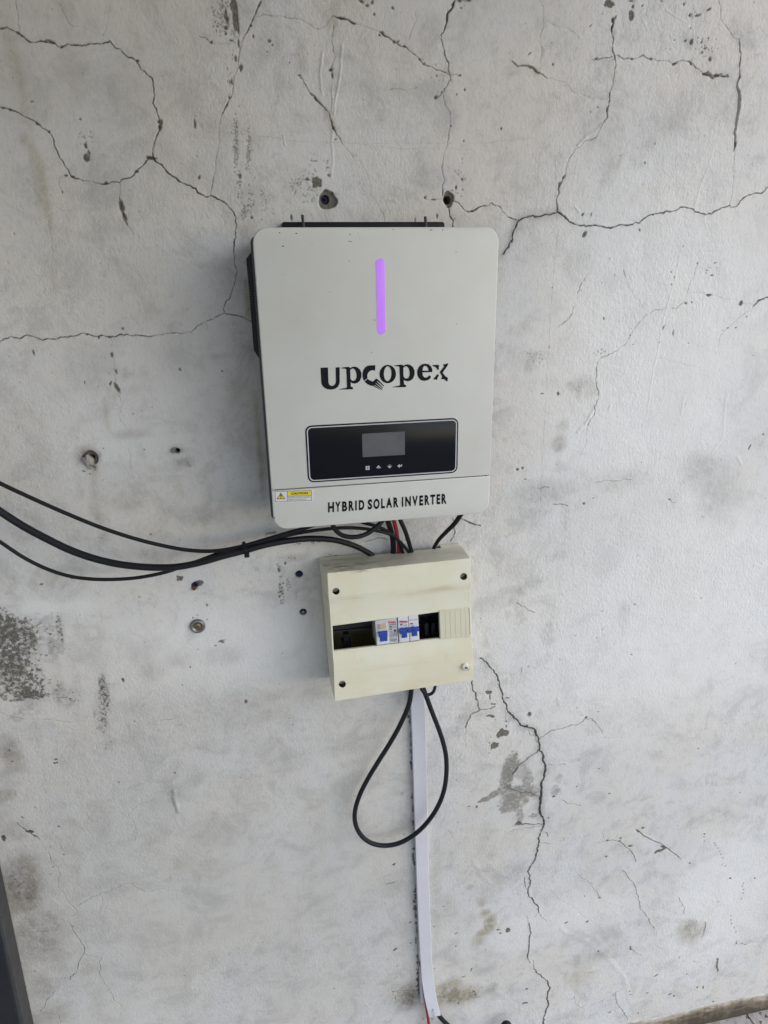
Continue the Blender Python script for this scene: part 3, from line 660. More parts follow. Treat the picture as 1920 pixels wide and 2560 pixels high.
chips(cI, .24111, [(100,255,17,11,-30),(70,448,44,5,-8),(115,1143,22,10,-40),(270,857,14,7,-30),(275,1074,15,5,-20),(745,968,12,8,-20),(742,1104,9,6),(615,692,9,4),(822,1424,18,6,-15),(905,1345,5,18,20),(930,1575,8,16,-40),(945,1610,7,14,-30),(1180,932,12,7),(1203,966,8,8),(1015,1535,6,5),(895,1525,5,4),(1075,1460,5,4),(110,1440,4,4),(135,1310,12,4,-40),(520,900,6,6),(770,1700,6,14),(405,1862,8,5)])
chips(cG, .3858, [(1440,328,12,7,15),(1395,350,8,4),(358,1090,10,7),(350,1115,8,7),(365,1112,6,6),(1132,1174,6,6),(870,840,4,5),(1180,606,4,4),(375,1527,7,5),(18,1602,14,18,0,.3),(190,1560,20,12,30,.5),(768,1238,5,4),(140,1465,8,4,30),(795,572,9,14,20),(1342,92,5,4),(1280,375,4,3),(1555,1200,4,3),(118,975,3,3),(1592,710,9,14),(1230,490,5,6),(900,33,5,3),(1248,170,5,5),(1340,182,5,3),(1275,152,5,2)])
chips(cJ, .25316, [(35,380,14,24,0,.3),(570,272,11,7),(515,675,12,4),(487,745,6,5),(620,550,10,5)])
chips(cL, .57866, [(775,600,13,13),(1232,535,5,6),(310,597,5,3),(178,622,8,4),(650,408,4,4),(893,715,4,6),(1205,565,5,9),(955,870,14,4,-15)])
specks((703, 1480), 6, 34, 30, 1, 3.4, 60); specks((720, 1460), 6, 20, 14, .8, 2.2, 61); specks((697,1420),5,10,10,1,2.6,62)
# spots by the trunking where the sealant has gone black
for yv, n_ in ((1800, 5), (1860, 8), (1900, 6), (2000, 6), (2060, 4), (2150, 7), (2230, 8), (2290, 7), (2340, 4), (2400, 8), (2440, 8), (2470, 8)):
    g = np.random.default_rng(yv)
    xe = np.interp(yv, [1771, 2196, 2430, 2500], [1027, 1039, 1048, 1050])
    for _ in range(n_): mk_chip((xe + g.uniform(-5, 2), yv + g.normal() * 16), g.uniform(1.2, 3.6), g.uniform(1.5, 8), g.uniform(-25, 25), .6, .0008, g.uniform(.5, 1), .45)
# anchor holes and their craters
H1 = (640 + 448 * .3858, 1292 * .3858); H2 = (640 + 1240 * .3858, 1296 * .3858)
mk_chip((H1[0] + 6, H1[1] + 2), 24, 23, 0, .16, .004); mk_hole(H1, 10.5, .02, .5)
mk_chip((H2[0] + 3, H2[1] - 2), 13, 19, 0, .14, .003); mk_hole(H2, 9.5, .02, .85)
P3 = (400 + 325 * .2652, 1400 + 245 * .2652); P4 = (400 + 1312 * .2652, 1400 + 140 * .2652); P5 = (400 + 1350 * .2652, 1400 + 495 * .2652)
mk_chip((400 + 360 * .2652, 1400 + 225 * .2652), 11, 8, -15, .2, .0016); mk_hole(P3, 7, .010, .4)
mk_hole(P4, 8, .008, .5); mk_hole(P5, 7.5, .008, .5)
P6 = (222.0, 1150.0); P7 = (0 + 1150 * .3858, 640 + 1263 * .3858)
mk_chip((P6[0] + 4, P6[1] - 5), 20, 18, 0, .2, .003, 1, .3); mk_hole((P6[0] + 8, P6[1] - 7), 6, .012, .7); mk_hole(P7, 5.2, .014, .95); mk_chip((P7[0] - 8, P7[1] - 1), 11, 8, 0, .2, .0012, .8); mk_patch((P7[0] + 14, P7[1] + 30), 26, 9, 25, .35)
# loose specks all over the paint
g = np.random.default_rng(5)
for _ in range(330):
    p = (g.uniform(0, 1920), g.uniform(0, 2540)); s_ = g.uniform(.7, 1.7)
    mk_chip(p, s_ * g.uniform(.6, 1.8), s_, g.uniform(-60, 60), .3, .0005, g.uniform(.3, .8))
# trowel ridges and runs in the paint
for c_, pts, wd, h in ((cB, [(430,345),(415,480),(430,610)], 5, .0008), (cB, [(555,290),(550,420),(520,620),(505,740)], 5, .0009), (cB, [(490,560),(490,720)], 5, .0006), (cB, [(500,850),(495,1000),(490,1150)], 5, .0006), (cB,[(180,880),(190,940)],3,.0008),(cE, [(1090,10),(1055,170),(1000,360),(960,560),(920,760),(870,1060)], 3.2, .00035), (cC, [(1310,960),(1240,1180),(1190,1340)], 4, .0003),
   (cC, [(590,800),(540,850),(480,890),(430,940)], 7, .0012), (cE, [(530,1000),(470,1100),(430,1140)], 7, .0010), (cE, [(1120,920),(1100,1020)], 5, .0003), (cE,[(1400,900),(1370,1180),(1290,1290)],5,.0003),(cG, [(1128,1290),(1135,1360),(1155,1425)], 8, .0016), (cG, [(1095,1310),(1128,1300)], 5, .0010), (cF, [(940,850),(960,910),(975,880),(945,840)], 3, .0006),
   (cH, [(500,720),(640,790),(760,880),(850,990),(890,1130)], 9, .0006), (cI, [(920,200),(1000,350),(1090,440)], 8, .0006), (cB, [(860,1290),(900,1300)], 8, .0006), (cC,[(410,1340),(440,1370)],4,.0008),(cD,[(1180,20),(1300,120),(1350,190)],6,.0005),(cE,[(640,970),(630,1000)],4,.0007),(cC,[(850,130),(880,190)],4,.0005),(cC,[(1000,60),(1120,140),(1040,155)],4,.0004),(cE,[(1460,1300),(1490,1350)],5,.0005)):
    mk_ridge(c_(pts), wd, h)

# soft stains, then a left-right light falloff painted as tone
for c_, pts, r_, s_ in ((cA, [(45,200),(90,380),(140,560),(160,780)], 14, .35), (cA, [(170,900),(240,1050),(270,1250),(310,1390)], 13, .62), (cA, [(320,1400),(330,1550)], 6, .35), (cA, [(1390,0),(1415,220)], 7, .3), (cB, [(460,730),(490,790),(500,830)], 7, .75), (cB, [(515,715),(545,705)], 5, .5), (cB, [(470,180),(520,60)], 10, .35), (cC, [(110,430),(170,470)], 4, .6), (cC, [(190,270),(180,440)], 4, .3)):
    soft_line('ochre', c_(pts), r_, s_)
for pts, r_, s_ in (([(612,700),(622,790)], 6, .8), ([(622,845),(628,905)], 4, .85), ([(634,985),(642,1060),(650,1120),(655,1200),(657,1245)], 5.5, .62), ([(330,60),(345,130)], 8, .2), ([(120,655),(140,720)], 8, .25), ([(238,1160),(232,1260),(250,1300)], 8, .35), ([(262,1000),(270,1090)], 7, .3)):
    soft_line('ochre', pts, r_, s_)
for p, rx, ry, s_ in (((217,1138),28,24,.75),((230,1150),18,22,.8),((440,1127),20,10,.55),((460,1155),24,12,.45),((1460,970),34,26,.3),((1432,960),14,10,.45),((1398,1108),16,22,.55),((1405,1068),12,22,.3),((620,590),18,60,.2),((1080,80),30,40,.22),((750,130),10,26,.3),((755,160),12,22,.3),((695,100),10,24,.25),((1330,1250),60,40,.18),((250,1270),22,70,.22),((290,1230),80,60,.15),((30,1890),24,50,.6),((60,2200),40,70,.75),((50,2240),44,60,.75),((90,2350),60,80,.35),((105,2470),22,40,.4),((120,2540),50,40,.3),((40,2080),26,30,.35),((8,1990),26,18,.5),((1024,2490),26,36,.75),((1028,2500),14,20,.9),((1020,2515),20,16,.6),((1228,2470),12,14,.5),((1225,2140),10,10,.2),((740,1395),40,10,.35),((560,1640),40,30,.22),((180,1860),14,14,.3),((600,1780),60,50,.18),((1500,2370),40,30,.2)):
    blob('dirt', p, rx, ry, s_)
for p, rx, ry, s_, a in (((1140,2490),52,24,.8,8),((1120,2470),26,20,.7,0),((1212,2282),12,10,.7,0),((1225,2300),12,16,.75,0),((1215,2325),22,12,.8,-40),((1195,2350),14,14,.55,0),((1172,2220),7,8,.6,0),((1205,2255),10,12,.45,0),((1112,2270),24,40,.25,0),((1728,2330),26,36,.55,0),((1090,2250),10,150,.22,0),((1450,2440),30,24,.3,0)):
    blob('ochre', p, rx, ry, s_, a, .25)
for x, y, rx, ry, v, a in ((535,1440,74,130,.62,14),(500,1560,70,74,.64,0),(590,1640,130,56,.5,0),(585,1720,135,104,.58,5),(520,1790,80,46,.5,0),(690,1550,40,110,.5,-6),(725,1650,75,46,.55,0),(640,1490,60,80,.30,0),(620,1860,34,70,.5,0),(395,1675,125,30,.62,-30),(300,1722,44,18,.62,-30),(922,1640,48,52,.42,0),(605,1925,32,24,.8,0),(735,1860,40,18,.4,0),(955,1540,40,40,.25,0),(700,985,22,26,.5,20),(860,300,70,100,.16,0)):
    p = cF([(x, y)])[0]; mk_patch(p, rx * .28933, ry * .28933, a, min(1, v * 1.22), .22, -.10, .50)
soft_line('grey', cF([(770,1700),(700,1650)]), 6, .7); soft_line('grey', cF([(520,1620),(650,1660),(790,1690)]), 5, .7); soft_line('grey', cG([(1128,1300),(1135,1360),(1155,1425)]), 5, .8)
for p, rx, ry, s_ in (((1338,890),22,12,.5),((1325,915),14,16,.4),((318,935),12,12,.5),((362,930),10,12,.4),((545,892),34,8,.45),((330,1085),34,10,.4),((230,930),60,50,.25),((480,900),110,90,.12),((540,1000),90,60,.12),((360,1640),40,30,.25),((380,1680),26,30,.4),((440,1650),30,20,.3),((1400,1390),20,10,.3),((420,2000),40,20,.2),((430,1985),20,30,.4),((530,2080),50,40,.2),((1500,330),60,50,.18),((1660,300),50,60,.2),((330,250),60,60,.15),((400,380),40,60,.2),((270,460),80,60,.15),((880,900),10,10,.1),((1750,1180),40,40,.35),((1800,1230),60,50,.35),((1560,1200),60,26,.25),((1380,1225),70,26,.35),((1330,1300),40,20,.2),((260,1345),14,16,.4),((500,1290),60,26,.3),((600,1250),40,30,.3),((320,1255),30,20,.35),((1560,1540),12,40,.2),((1300,1480),16,10,.45),((1283,1475),26,7,.5),((1330,1460),20,14,.3),((1050,1840),10,40,.2),((870,1870),40,14,.3),((905,1845),14,8,.4),((830,2180),20,20,.15),((1290,2170),20,20,.3),((1500,2390),90,14,.2),((700,1900),80,60,.15),((480,1590),12,12,.3)):
    blob('grey', p, rx, ry, s_, 0, .2, .7)
for p, rx, ry, s_, so in (((40,1600),62,80,.62,.35),((55,1700),60,54,.62,.3),((10,1570),40,50,.75,.4),((20,1640),40,60,.7,.4),((90,1740),34,12,.8,.3),((110,1600),40,70,.35,.5),((150,1570),8,50,.62,.5),((148,1730),16,60,.42,.5),((175,1745),24,36,.42,.5),((260,1730),14,60,.6,.5),((255,1790),16,60,.5,.5),((275,1860),14,34,.35,.5),((270,1714),26,8,.5,.5),((830,1388),26,6,.8,.5),((805,1390),14,5,.9,.4),((770,1357),40,7,.5,.4),((930,1350),30,4,.6,.5),((740,1470),6,40,.3,.5),((0,1530),30,20,.5,.5),((20,1890),18,40,.35,.5),((50,2215),30,60,.42,.6),((1000,2490),40,40,.42,.5),((1030,1840),5,40,.5,.6),((1036,2050),5,80,.45,.6),((1044,2330),5,80,.5,.6)):
    blob('mould', p, rx, ry, s_, 0, .2, so)
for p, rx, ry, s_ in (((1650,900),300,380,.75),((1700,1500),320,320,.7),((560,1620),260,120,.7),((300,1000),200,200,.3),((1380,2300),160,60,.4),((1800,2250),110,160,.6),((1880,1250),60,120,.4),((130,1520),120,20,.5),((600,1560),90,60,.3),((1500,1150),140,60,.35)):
    if s_: blob('pale', p, rx, ry, s_, 0, .2, .6)  # cleaner paint, also painting in the brighter light on the right

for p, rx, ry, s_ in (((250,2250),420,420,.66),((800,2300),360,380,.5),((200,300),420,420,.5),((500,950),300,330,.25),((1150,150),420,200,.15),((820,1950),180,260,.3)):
    blob('grime_shade', p, rx, ry, s_, 0, .2, .7)  # grime wash that also paints in the darker, less lit left

for x, y, rx, ry, v in ((30,1600,70,90,.50),(25,1680,60,60,.55),(60,1735,70,26,.72),(10,1560,36,50,.6),(130,1590,40,80,.22),(262,1740,16,70,.36),(250,1800,16,50,.3),(160,1740,26,50,.25),(148,1580,6,70,.5),(55,2215,40,60,.30),(95,2330,60,80,.18),(1028,2492,18,26,.5),(1150,2492,46,20,.34),(1120,2480,20,22,.34),(1225,2310,20,16,.26),(1720,2320,22,30,.25),(740,1396,30,5,.6),(1448,972,13,9,.25),(1290,1530,40,40,.12),(60,1780,50,30,.22)):
    mk_patch((x, y), rx, ry, 0, min(1, v * 1.25), .25, .36, .66)

# mesh: coarse cells, and fine cells wherever the relief has detail
act = (chip > .02) | (crack > .02) | (np.abs(depth) > 2e-5)
colmax = np.zeros((LZ, NX), bool)
for k in range(RT + 1): colmax |= act[:, k:k + NX * RT:RT][:, :NX] if k < RT else act[:, RT::RT][:, :NX]
fine = np.zeros((NZ, NX), bool)
for k in range(RT + 1): fine |= colmax[k:k + NZ * RT:RT][:NZ] if k < RT else colmax[RT::RT][:NZ]
fj, fi = np.nonzero(fine); gj, gi = np.nonzero(~fine)
a_, b_ = np.meshgrid(np.arange(RT), np.arange(RT))
FI = (fi[:, None] * RT + a_.ravel()[None]).ravel(); FJ = (fj[:, None] * RT + b_.ravel()[None]).ravel()
lid = lambda j, i: j.astype(np.int64) * LX + i
q1 = np.stack([lid(FJ, FI), lid(FJ, FI + 1), lid(FJ + 1, FI + 1), lid(FJ + 1, FI)], 1)
q2 = np.stack([lid(gj * RT, gi * RT), lid(gj * RT, gi * RT + RT), lid(gj * RT + RT, gi * RT + RT), lid(gj * RT + RT, gi * RT)], 1)
Q = np.concatenate([q1, q2])
uq, inv = np.unique(Q, return_inverse=True); inv = inv.reshape(Q.shape)
uj, ui = uq // LX, uq % LX
def up(m):
    i = np.minimum(ui // RT, NX - 1); j = np.minimum(uj // RT, NZ - 1); fu = ui / RT - i; fv = uj / RT - j
    return (m[j, i] * (1 - fu) + m[j, i + 1] * fu) * (1 - fv) + (m[j + 1, i] * (1 - fu) + m[j + 1, i + 1] * fu) * fv
VX = X0 + ui * LH; VZ = Z0 + uj * LH; VY = up(und) + depth[uj, ui]
nv = len(uq)
XE, ZE = X0 + NX * CH, Z0 + NZ * CH
BX = [-1.6, X0, XE, 2.4]; BZ = [Z0, ZE, 2.3]
ex = []; exf = []
for j in range(2):
    for i in range(3):
        if i == 1 and j == 0: continue
        n0 = nv + len(ex)
        ex += [(BX[i], 0, BZ[j]), (BX[i + 1], 0, BZ[j]), (BX[i + 1], 0, BZ[j + 1]), (BX[i], 0, BZ[j + 1])]
        exf.append((n0, n0 + 1, n0 + 2, n0 + 3))
n0 = nv + len(ex)                              # the back of the wall, 0.2 m behind
ex += [(-1.6, .2, 0), (2.4, .2, 0), (2.4, .2, 2.3), (-1.6, .2, 2.3), (-1.6, 0, 0), (2.4, 0, 0), (2.4, 0, 2.3), (-1.6, 0, 2.3)]
exf += [(n0, n0 + 3, n0 + 2, n0 + 1), (n0 + 4, n0 + 7, n0 + 3, n0), (n0 + 5, n0 + 1, n0 + 2, n0 + 6), (n0 + 7, n0 + 6, n0 + 2, n0 + 3)]
co = np.concatenate([np.stack([VX, VY, VZ], 1), np.array(ex)]).astype(np.float32)
FQ = np.concatenate([inv, np.array(exf)]).astype(np.int32)
me = bpy.data.meshes.new('wall')
me.vertices.add(len(co)); me.vertices.foreach_set('co', co.ravel())
me.loops.add(FQ.size); me.loops.foreach_set('vertex_index', FQ.ravel())
me.polygons.add(len(FQ)); me.polygons.foreach_set('loop_start', np.arange(0, FQ.size, 4, dtype=np.int32))
me.polygons.foreach_set('use_smooth', np.ones(len(FQ), bool))
me.update(calc_edges=True)
z_ = np.zeros(len(ex), np.float32)
for nm, chs in (('wear', (chip[uj, ui], crack[uj, ui], up(stain_shade['dirt']), up(stain_shade['ochre']))), ('marks', (up(stain_shade['grey']), up(stain_shade['mould']), up(stain_shade['pale']), up(stain_shade['grime_shade'])))):
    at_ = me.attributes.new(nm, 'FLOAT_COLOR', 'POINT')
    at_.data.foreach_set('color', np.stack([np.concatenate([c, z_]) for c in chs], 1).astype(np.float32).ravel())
wall = bpy.data.objects.new('wall', me); COL.objects.link(wall)
tag(wall, 'cracked white painted plaster wall with flaked spots and grey stains', 'wall', kind='structure')
print('wall faces', len(FQ), 'fine cells', len(fi))

def wall_mat():
    m = bpy.data.materials.new('old_whitewash'); m.use_nodes = True
    t = m.node_tree; L = t.links; b = t.nodes['Principled BSDF']; b.inputs['Roughness'].default_value = 0.92
    b.inputs['Specular IOR Level'].default_value = 0.2
    N = t.nodes.new
    tc = N('ShaderNodeTexCoord')
    def noise(sc, det=6, ro=.6, dist=0, stretch=None):
        n = N('ShaderNodeTexNoise'); n.inputs['Scale'].default_value = sc; n.inputs['Detail'].default_value = det; n.inputs['Roughness'].default_value = ro; n.inputs['Distortion'].default_value = dist
        if stretch:
            mp = N('ShaderNodeMapping'); mp.inputs['Scale'].default_value = stretch; L.new(tc.outputs['Object'], mp.inputs[0]); L.new(mp.outputs[0], n.inputs['Vector'])
        else: L.new(tc.outputs['Object'], n.inputs['Vector'])
        return n.outputs['Fac']
    def rng_(v, a, b_, c=0, d=1):
        r = N('ShaderNodeMapRange'); r.interpolation_type = 'SMOOTHSTEP'
        for k, x in (('From Min', a), ('From Max', b_), ('To Min', c), ('To Max', d)): r.inputs[k].default_value = x
        L.new(v, r.inputs['Value']); return r.outputs[0]
    def mth(op, a, b_=None, c=None):
        n = N('ShaderNodeMath'); n.operation = op
        for i, x in enumerate((a, b_, c)):
            if x is None: continue
            if isinstance(x, (int, float)): n.inputs[i].default_value = x
            else: L.new(x, n.inputs[i])
        return n.outputs[0]
    def mix(f, a, b_, mode='MIX'):
        n = N('ShaderNodeMix'); n.data_type = 'RGBA'; n.blend_type = mode
        for i, x in ((0, f), (6, a), (7, b_)):
            if isinstance(x, (int, float)): n.inputs[i].default_value = x
            elif isinstance(x, tuple): n.inputs[i].default_value = (*x, 1)
            else: L.new(x, n.inputs[i])
        return n.outputs[2]
    A = N('ShaderNodeAttribute'); A.attribute_name = 'wear'; B_ = N('ShaderNodeAttribute'); B_.attribute_name = 'marks'
    sa = N('ShaderNodeSeparateColor'); L.new(A.outputs['Color'], sa.inputs[0]); sb = N('ShaderNodeSeparateColor'); L.new(B_.outputs['Color'], sb.inputs[0])
    n_big = noise(2.6, 4); n_med = noise(15, 9, .74, .5); n_fine = noise(55, 8, .72); n_grain = noise(330, 3, .6); n_run = noise(9, 6, .65, 0, (1.6, 1, .35))
    col = mix(rng_(n_big, .35, .66), (.610, .608, .600), (.655, .655, .652))
    col = mix(rng_(noise(5, 5, .6), .40, .62), mix(1.0, col, (1.02, .985, .94), 'MULTIPLY'), mix(1.0, col, (.985, .99, 1.0), 'MULTIPLY'))
    col = mix(rng_(n_med, .46, .68, 0, .75), col, (.43, .425, .415))
    col = mix(rng_(n_run, .54, .72, 0, .35), col, (.50, .475, .43))
    col = mix(rng_(n_fine, .50, .72, 0, .52), col, (.40, .393, .38))
    col = mix(rng_(n_grain, .56, .78, 0, .5), col, (.40, .39, .375))
    col = mix(mth('MULTIPLY', sb.outputs[2], .85), col, (.80, .798, .795))  # whiter paint plus painted brightness towards the right
    col = mix(mth('MULTIPLY', B_.outputs['Alpha'], rng_(n_med, .3, .65, .6, 1.0)), col, (.415, .403, .378))  # grime plus painted shade towards the left
    gv = mth('MULTIPLY', sb.outputs[0], rng_(n_fine, .28, .62, .35, 1.0))
    col = mix(gv, col, (.245, .24, .23))
    ov = mth('MULTIPLY', A.outputs['Alpha'], rng_(n_fine, .3, .62, .35, 1.0))
    col = mix(ov, col, (.27, .235, .14))
    dv = mth('MULTIPLY', sa.outputs[2], rng_(n_fine, .3, .62, .4, 1.0))
    col = mix(dv, col, (.21, .18, .145))
    ms = noise(170, 5, .7); mt = mth('ADD', ms, mth('MULTIPLY', sb.outputs[1], .42))
    mv = mth('MULTIPLY', rng_(mt, .70, .82), rng_(sb.outputs[1], .02, .25))
    col = mix(mth('MULTIPLY', sb.outputs[1], .32), col, (.22, .21, .20))
    col = mix(mth('MULTIPLY', mv, .85), col, (.07, .066, .06))
    cem = mix(rng_(noise(260, 4), .35, .7), (.095, .086, .066), (.185, .17, .14))
    col = mix(mth('MULTIPLY', sa.outputs[0], .93), col, cem)
    col = mix(sa.outputs[1], col, (.030, .026, .022))
    L.new(col, b.inputs['Base Color'])
    h1 = noise(190, 3, .55, .6, (1.25, 1, .8)); h2 = noise(520, 3, .6); h3 = noise(38, 3, .5)
    hh = mth('ADD', mth('MULTIPLY', h1, 1.0), mth('ADD', mth('MULTIPLY', h2, .35), mth('MULTIPLY', h3, .8)))
    bp = N('ShaderNodeBump'); bp.inputs['Strength'].default_value = 1.0; bp.inputs['Distance'].default_value = .0012
    L.new(rng_(noise(2.2, 2), .36, .62, .45, 1.0), bp.inputs['Strength']); L.new(hh, bp.inputs['Height']); L.new(bp.outputs[0], b.inputs['Normal'])
    return m
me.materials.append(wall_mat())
# ------------------------------------------------------------------ floor, skirting, unseen shade roof and added side wall
RZ = 2.3
JX = at((1864, 2533), 0)[0]
fl = MB().box(-1.6, 2.4, -4.0, 0.0, -0.12, -0.012).ob('floor', MT['slab']); tag(fl, kind='structure')
tm = None
for i in range(-2, 2):
    for j in range(2):
        x0 = JX + i * .334 + .0015; y1 = -.001 - j * .334
        if tm is None:
            V, F = slab(rrect(0, .331, 0, .331, .001, 1), 0, .0115, .0008, T=lambda v: (v[0], -v[2], -v[1]), seg=2)
            t = ob('tile', [(v[0] + x0, v[1] + y1, v[2]) for v in V], F, MT['tile'], fl); fixn(t); tm = t; t0 = Vector((x0, y1, 0))
        else:
            t = tm.copy(); COL.objects.link(t); t.parent = fl; t.location = Vector((x0, y1, 0)) - t0
tag(MB().box(-14, 16, -30, 4, -0.4, -0.13).ob('ground', MT['ground']), kind='structure')
tag(MB().box(-1.75, 0.8, -4.0, 0.2, RZ, RZ + .15).ob("shade_roof", MT['slab']), kind='structure')  # out of view, height and reach shaped to shade the left
tag(MB().box(-1.75, -1.6, -2.2, 0.2, 0.0, RZ).ob("added_side_wall", MT['slab']), kind='structure')  # out-of-view wall, added to keep light off the left

# mortar skirting
V = []; F = []; G = []
xs = np.arange(-.62, 1.6, .004); prof = [(0.0012, .0600, .02), (-.0014, .0575, .10), (-.0016, .050, .35), (-.0019, .042, .55), (-.0023, .032, .72), (-.0028, .022, .85), (-.0034, .010, 1.0), (-.0042, .0004, 1.2), (-.0042, -.004, 1.2)]
na = np.random.default_rng(3); wob = np.interp(xs, np.linspace(-.7, 1.7, 70), na.normal(size=70)); wob2 = np.interp(xs, np.linspace(-.7, 1.7, 400), na.normal(size=400))
for i, x in enumerate(xs):
    for k, (y, z, g) in enumerate(prof):
        e = math.sin(k / 8 * math.pi)
        V.append((x, y - e * (.0004 * wob[i] + .0002 * wob2[i] * (k > 1)), z + (e + (k == 0)) * (.004 * wob[i] + .0006 * wob2[i]) if k < 7 else z)); G.append(g + (.08 * wob[i] + .05 * wob2[i]) * e)
n = len(prof)
for i in range(len(xs) - 1):
    for k in range(n - 1): F.append((i * n + k, i * n + k + 1, (i + 1) * n + k + 1, (i + 1) * n + k))
sk = ob('skirting', V, F, MT['skirt'], smooth=True); tag(sk, kind='structure'); fixn(sk)
a_ = sk.data.attributes.new('grime', 'FLOAT', 'POINT'); a_.data.foreach_set('value', np.array(G, np.float32))

# ------------------------------------------------------------------ flat print helpers
def area2(p): return sum(p[i - 1][0] * p[i][1] - p[i][0] * p[i - 1][1] for i in range(len(p)))

def flat(name, loops, fn, m, parent, **k):
    """flat print: first loop outer, others holes; every shape a list of loops, in photo pixels"""
    V = []; F = []
    for lp in loops:
        lp = [l if isinstance(l, list) else list(l) for l in lp]
        tri = tessellate_polygon([[Vector((p[0], -p[1], 0)) for p in l] for l in lp])
        n = len(V); V += [fn(p) for l in lp for p in l]
        for a, b, c in tri: F.append((a + n, b + n, c + n))
    o = ob(name, V, F, m, parent, **k)
    # face the viewer
    bm = bmesh.new(); bm.from_mesh(o.data)
    for f in bm.faces:
        f.normal_update()
        if f.normal.y > 0: f.normal_flip()
    bm.to_mesh(o.data); bm.free()
    return o

def text_mesh(body, bold=0.0, space=1.0):
    cu = bpy.data.curves.new('t', 'FONT'); cu.body = body; cu.offset = bold; cu.space_character = space; cu.resolution_u = 3
    to = bpy.data.objects.new('t', cu); COL.objects.link(to)
    dg = bpy.context.evaluated_depsgraph_get()
    me = bpy.data.meshes.new_from_object(to.evaluated_get(dg))
    V = np.array([v.co[:2] for v in me.vertices]); F = [tuple(p.vertices) for p in me.polygons]
    bpy.data.objects.remove(to); bpy.data.curves.remove(cu); bpy.data.meshes.remove(me)
    mn = V.min(0); mx = V.max(0)
    return (V - mn) / (mx - mn), F

def text(name, body, quad, fn, m, parent, bold=0.0, space=1.0):
    """quad: photo pixels of the lettering's top-left, top-right, bottom-right, bottom-left"""
    V, F = text_mesh(body, bold, space)
    tl, tr, br, bl = [np.array(q, float) for q in quad]
    W_ = []
    for u, v in V:
        p = (bl * (1 - u) + br * u) * (1 - v) + (tl * (1 - u) + tr * u) * v
        W_.append(fn(p))
    return ob(name, W_, F, m, parent)

# ------------------------------------------------------------------ inverter
D = .0975; IZ = 1.73341; IW = .300; IH = .37268; SEAM = IZ - .3175
inv = empty('solar_inverter', (IW / 2, 0, IZ - IH), 'large pale grey wall-mounted solar inverter with violet light bar and black display', 'inverter')
FP = lambda px, e=.0003: at(px, -D - e)
def lx(px): p = at(px, -D); return p[0], p[2]
def half(x0, x1, z0, z1, r, top):
    pts = rrect(x0, x1, z0, z1, r, 10)
    if top: return [(x0, z0), (x1, z0)] + pts[:22]
    return [(x1, z1), (x0, z1)] + pts[22:]
V, F = slab(half(0, IW, SEAM + .00028, IZ, .0175, True), -D, -D + .016, .0016)
fixn(ob('front_cover', V, F, MT['cover'], inv, angle=50))
V, F = slab(half(0, IW, IZ - IH, SEAM - .00028, .0175, False), -D, -D + .016, .0016)
fixn(ob('lower_cover', V, F, MT['cover'], inv, angle=50))
V, F = slab(rrect(-.0028, IW - .002, IZ - IH + .008, IZ - .008, .008), -D + .0162, -.012, .001)
fixn(ob('chassis', V, F, MT['chassis'], inv, angle=40))
V, F = slab(rrect(.004, IW - .004, SEAM - .003, SEAM + .003, .001), -D + .0006, -D + .014)
fixn(ob('seam_strip', V, F, MT['seam'], inv))
# rear hanger plate and the two bolts above the top edge
a = at((704, 555), -.010); b = at((1111, 556.5), -.010)
V, F = slab(rrect(a[0], b[0], a[2] - .06, a[2], .0035), -.0118, -.002, .001)
fixn(ob('mounting_plate', V, F, MT['black'], inv, angle=40))
for p0, p1 in (((756, 537), (760, 580)), ((1063, 541), (1066, 580))):
    c0 = at(p0, -.020); c1 = at(p1, -.020)
    V, F = tube([(c1[0], -.020, c1[2] - .01, .0019), (c1[0] * .5 + c0[0] * .5, -.020, (c0[2] + c1[2]) / 2, .0019), (c0[0], -.020, c0[2], .0019)], 10, .01)
    fixn(ob('bolt', V, F, MT['bolt'], inv, angle=50))
# fan grille on the left flank
q = [at(p, -.080) for p in ((634, 622), (617, 645), (637, 880), (648, 897), (651, 908))]
out = [(q[0][0], q[0][2]), (q[1][0], q[1][2]), (q[2][0], q[2][2]), (q[3][0], q[3][2]), (q[4][0], q[4][2]), (.002, q[4][2] - .002), (.002, q[0][2])]
if area2(out) < 0: out = out[::-1]
V, F = slab(out, -.080, -.030, .0008)
gr = fixn(ob('side_grille', V, F, MT['black'], inv))
fm = MB()
for i in range(36):
    f = (i + .5) / 36; x = q[1][0] * (1 - f) + q[2][0] * f; z = q[1][2] * (1 - f) + q[2][2] * f
    fm.box(x - .0010, x + .002, -.078, -.032, z - .0008, z + .0008)
tag(fixn(fm.ob('louvre', MT['black'], gr)), kind='stuff')
# light bar
a = lx((951.3, 646)); b = lx((953.6, 836.5)); cxx = (a[0] + b[0]) / 2
V, F = slab(rrect(cxx - .0053, cxx + .0053, b[1], a[1], .00529, 10), -D - .0009, -D + .003, .0008)
fixn(ob('light_bar', V, F, MT['violet'], inv, angle=50))
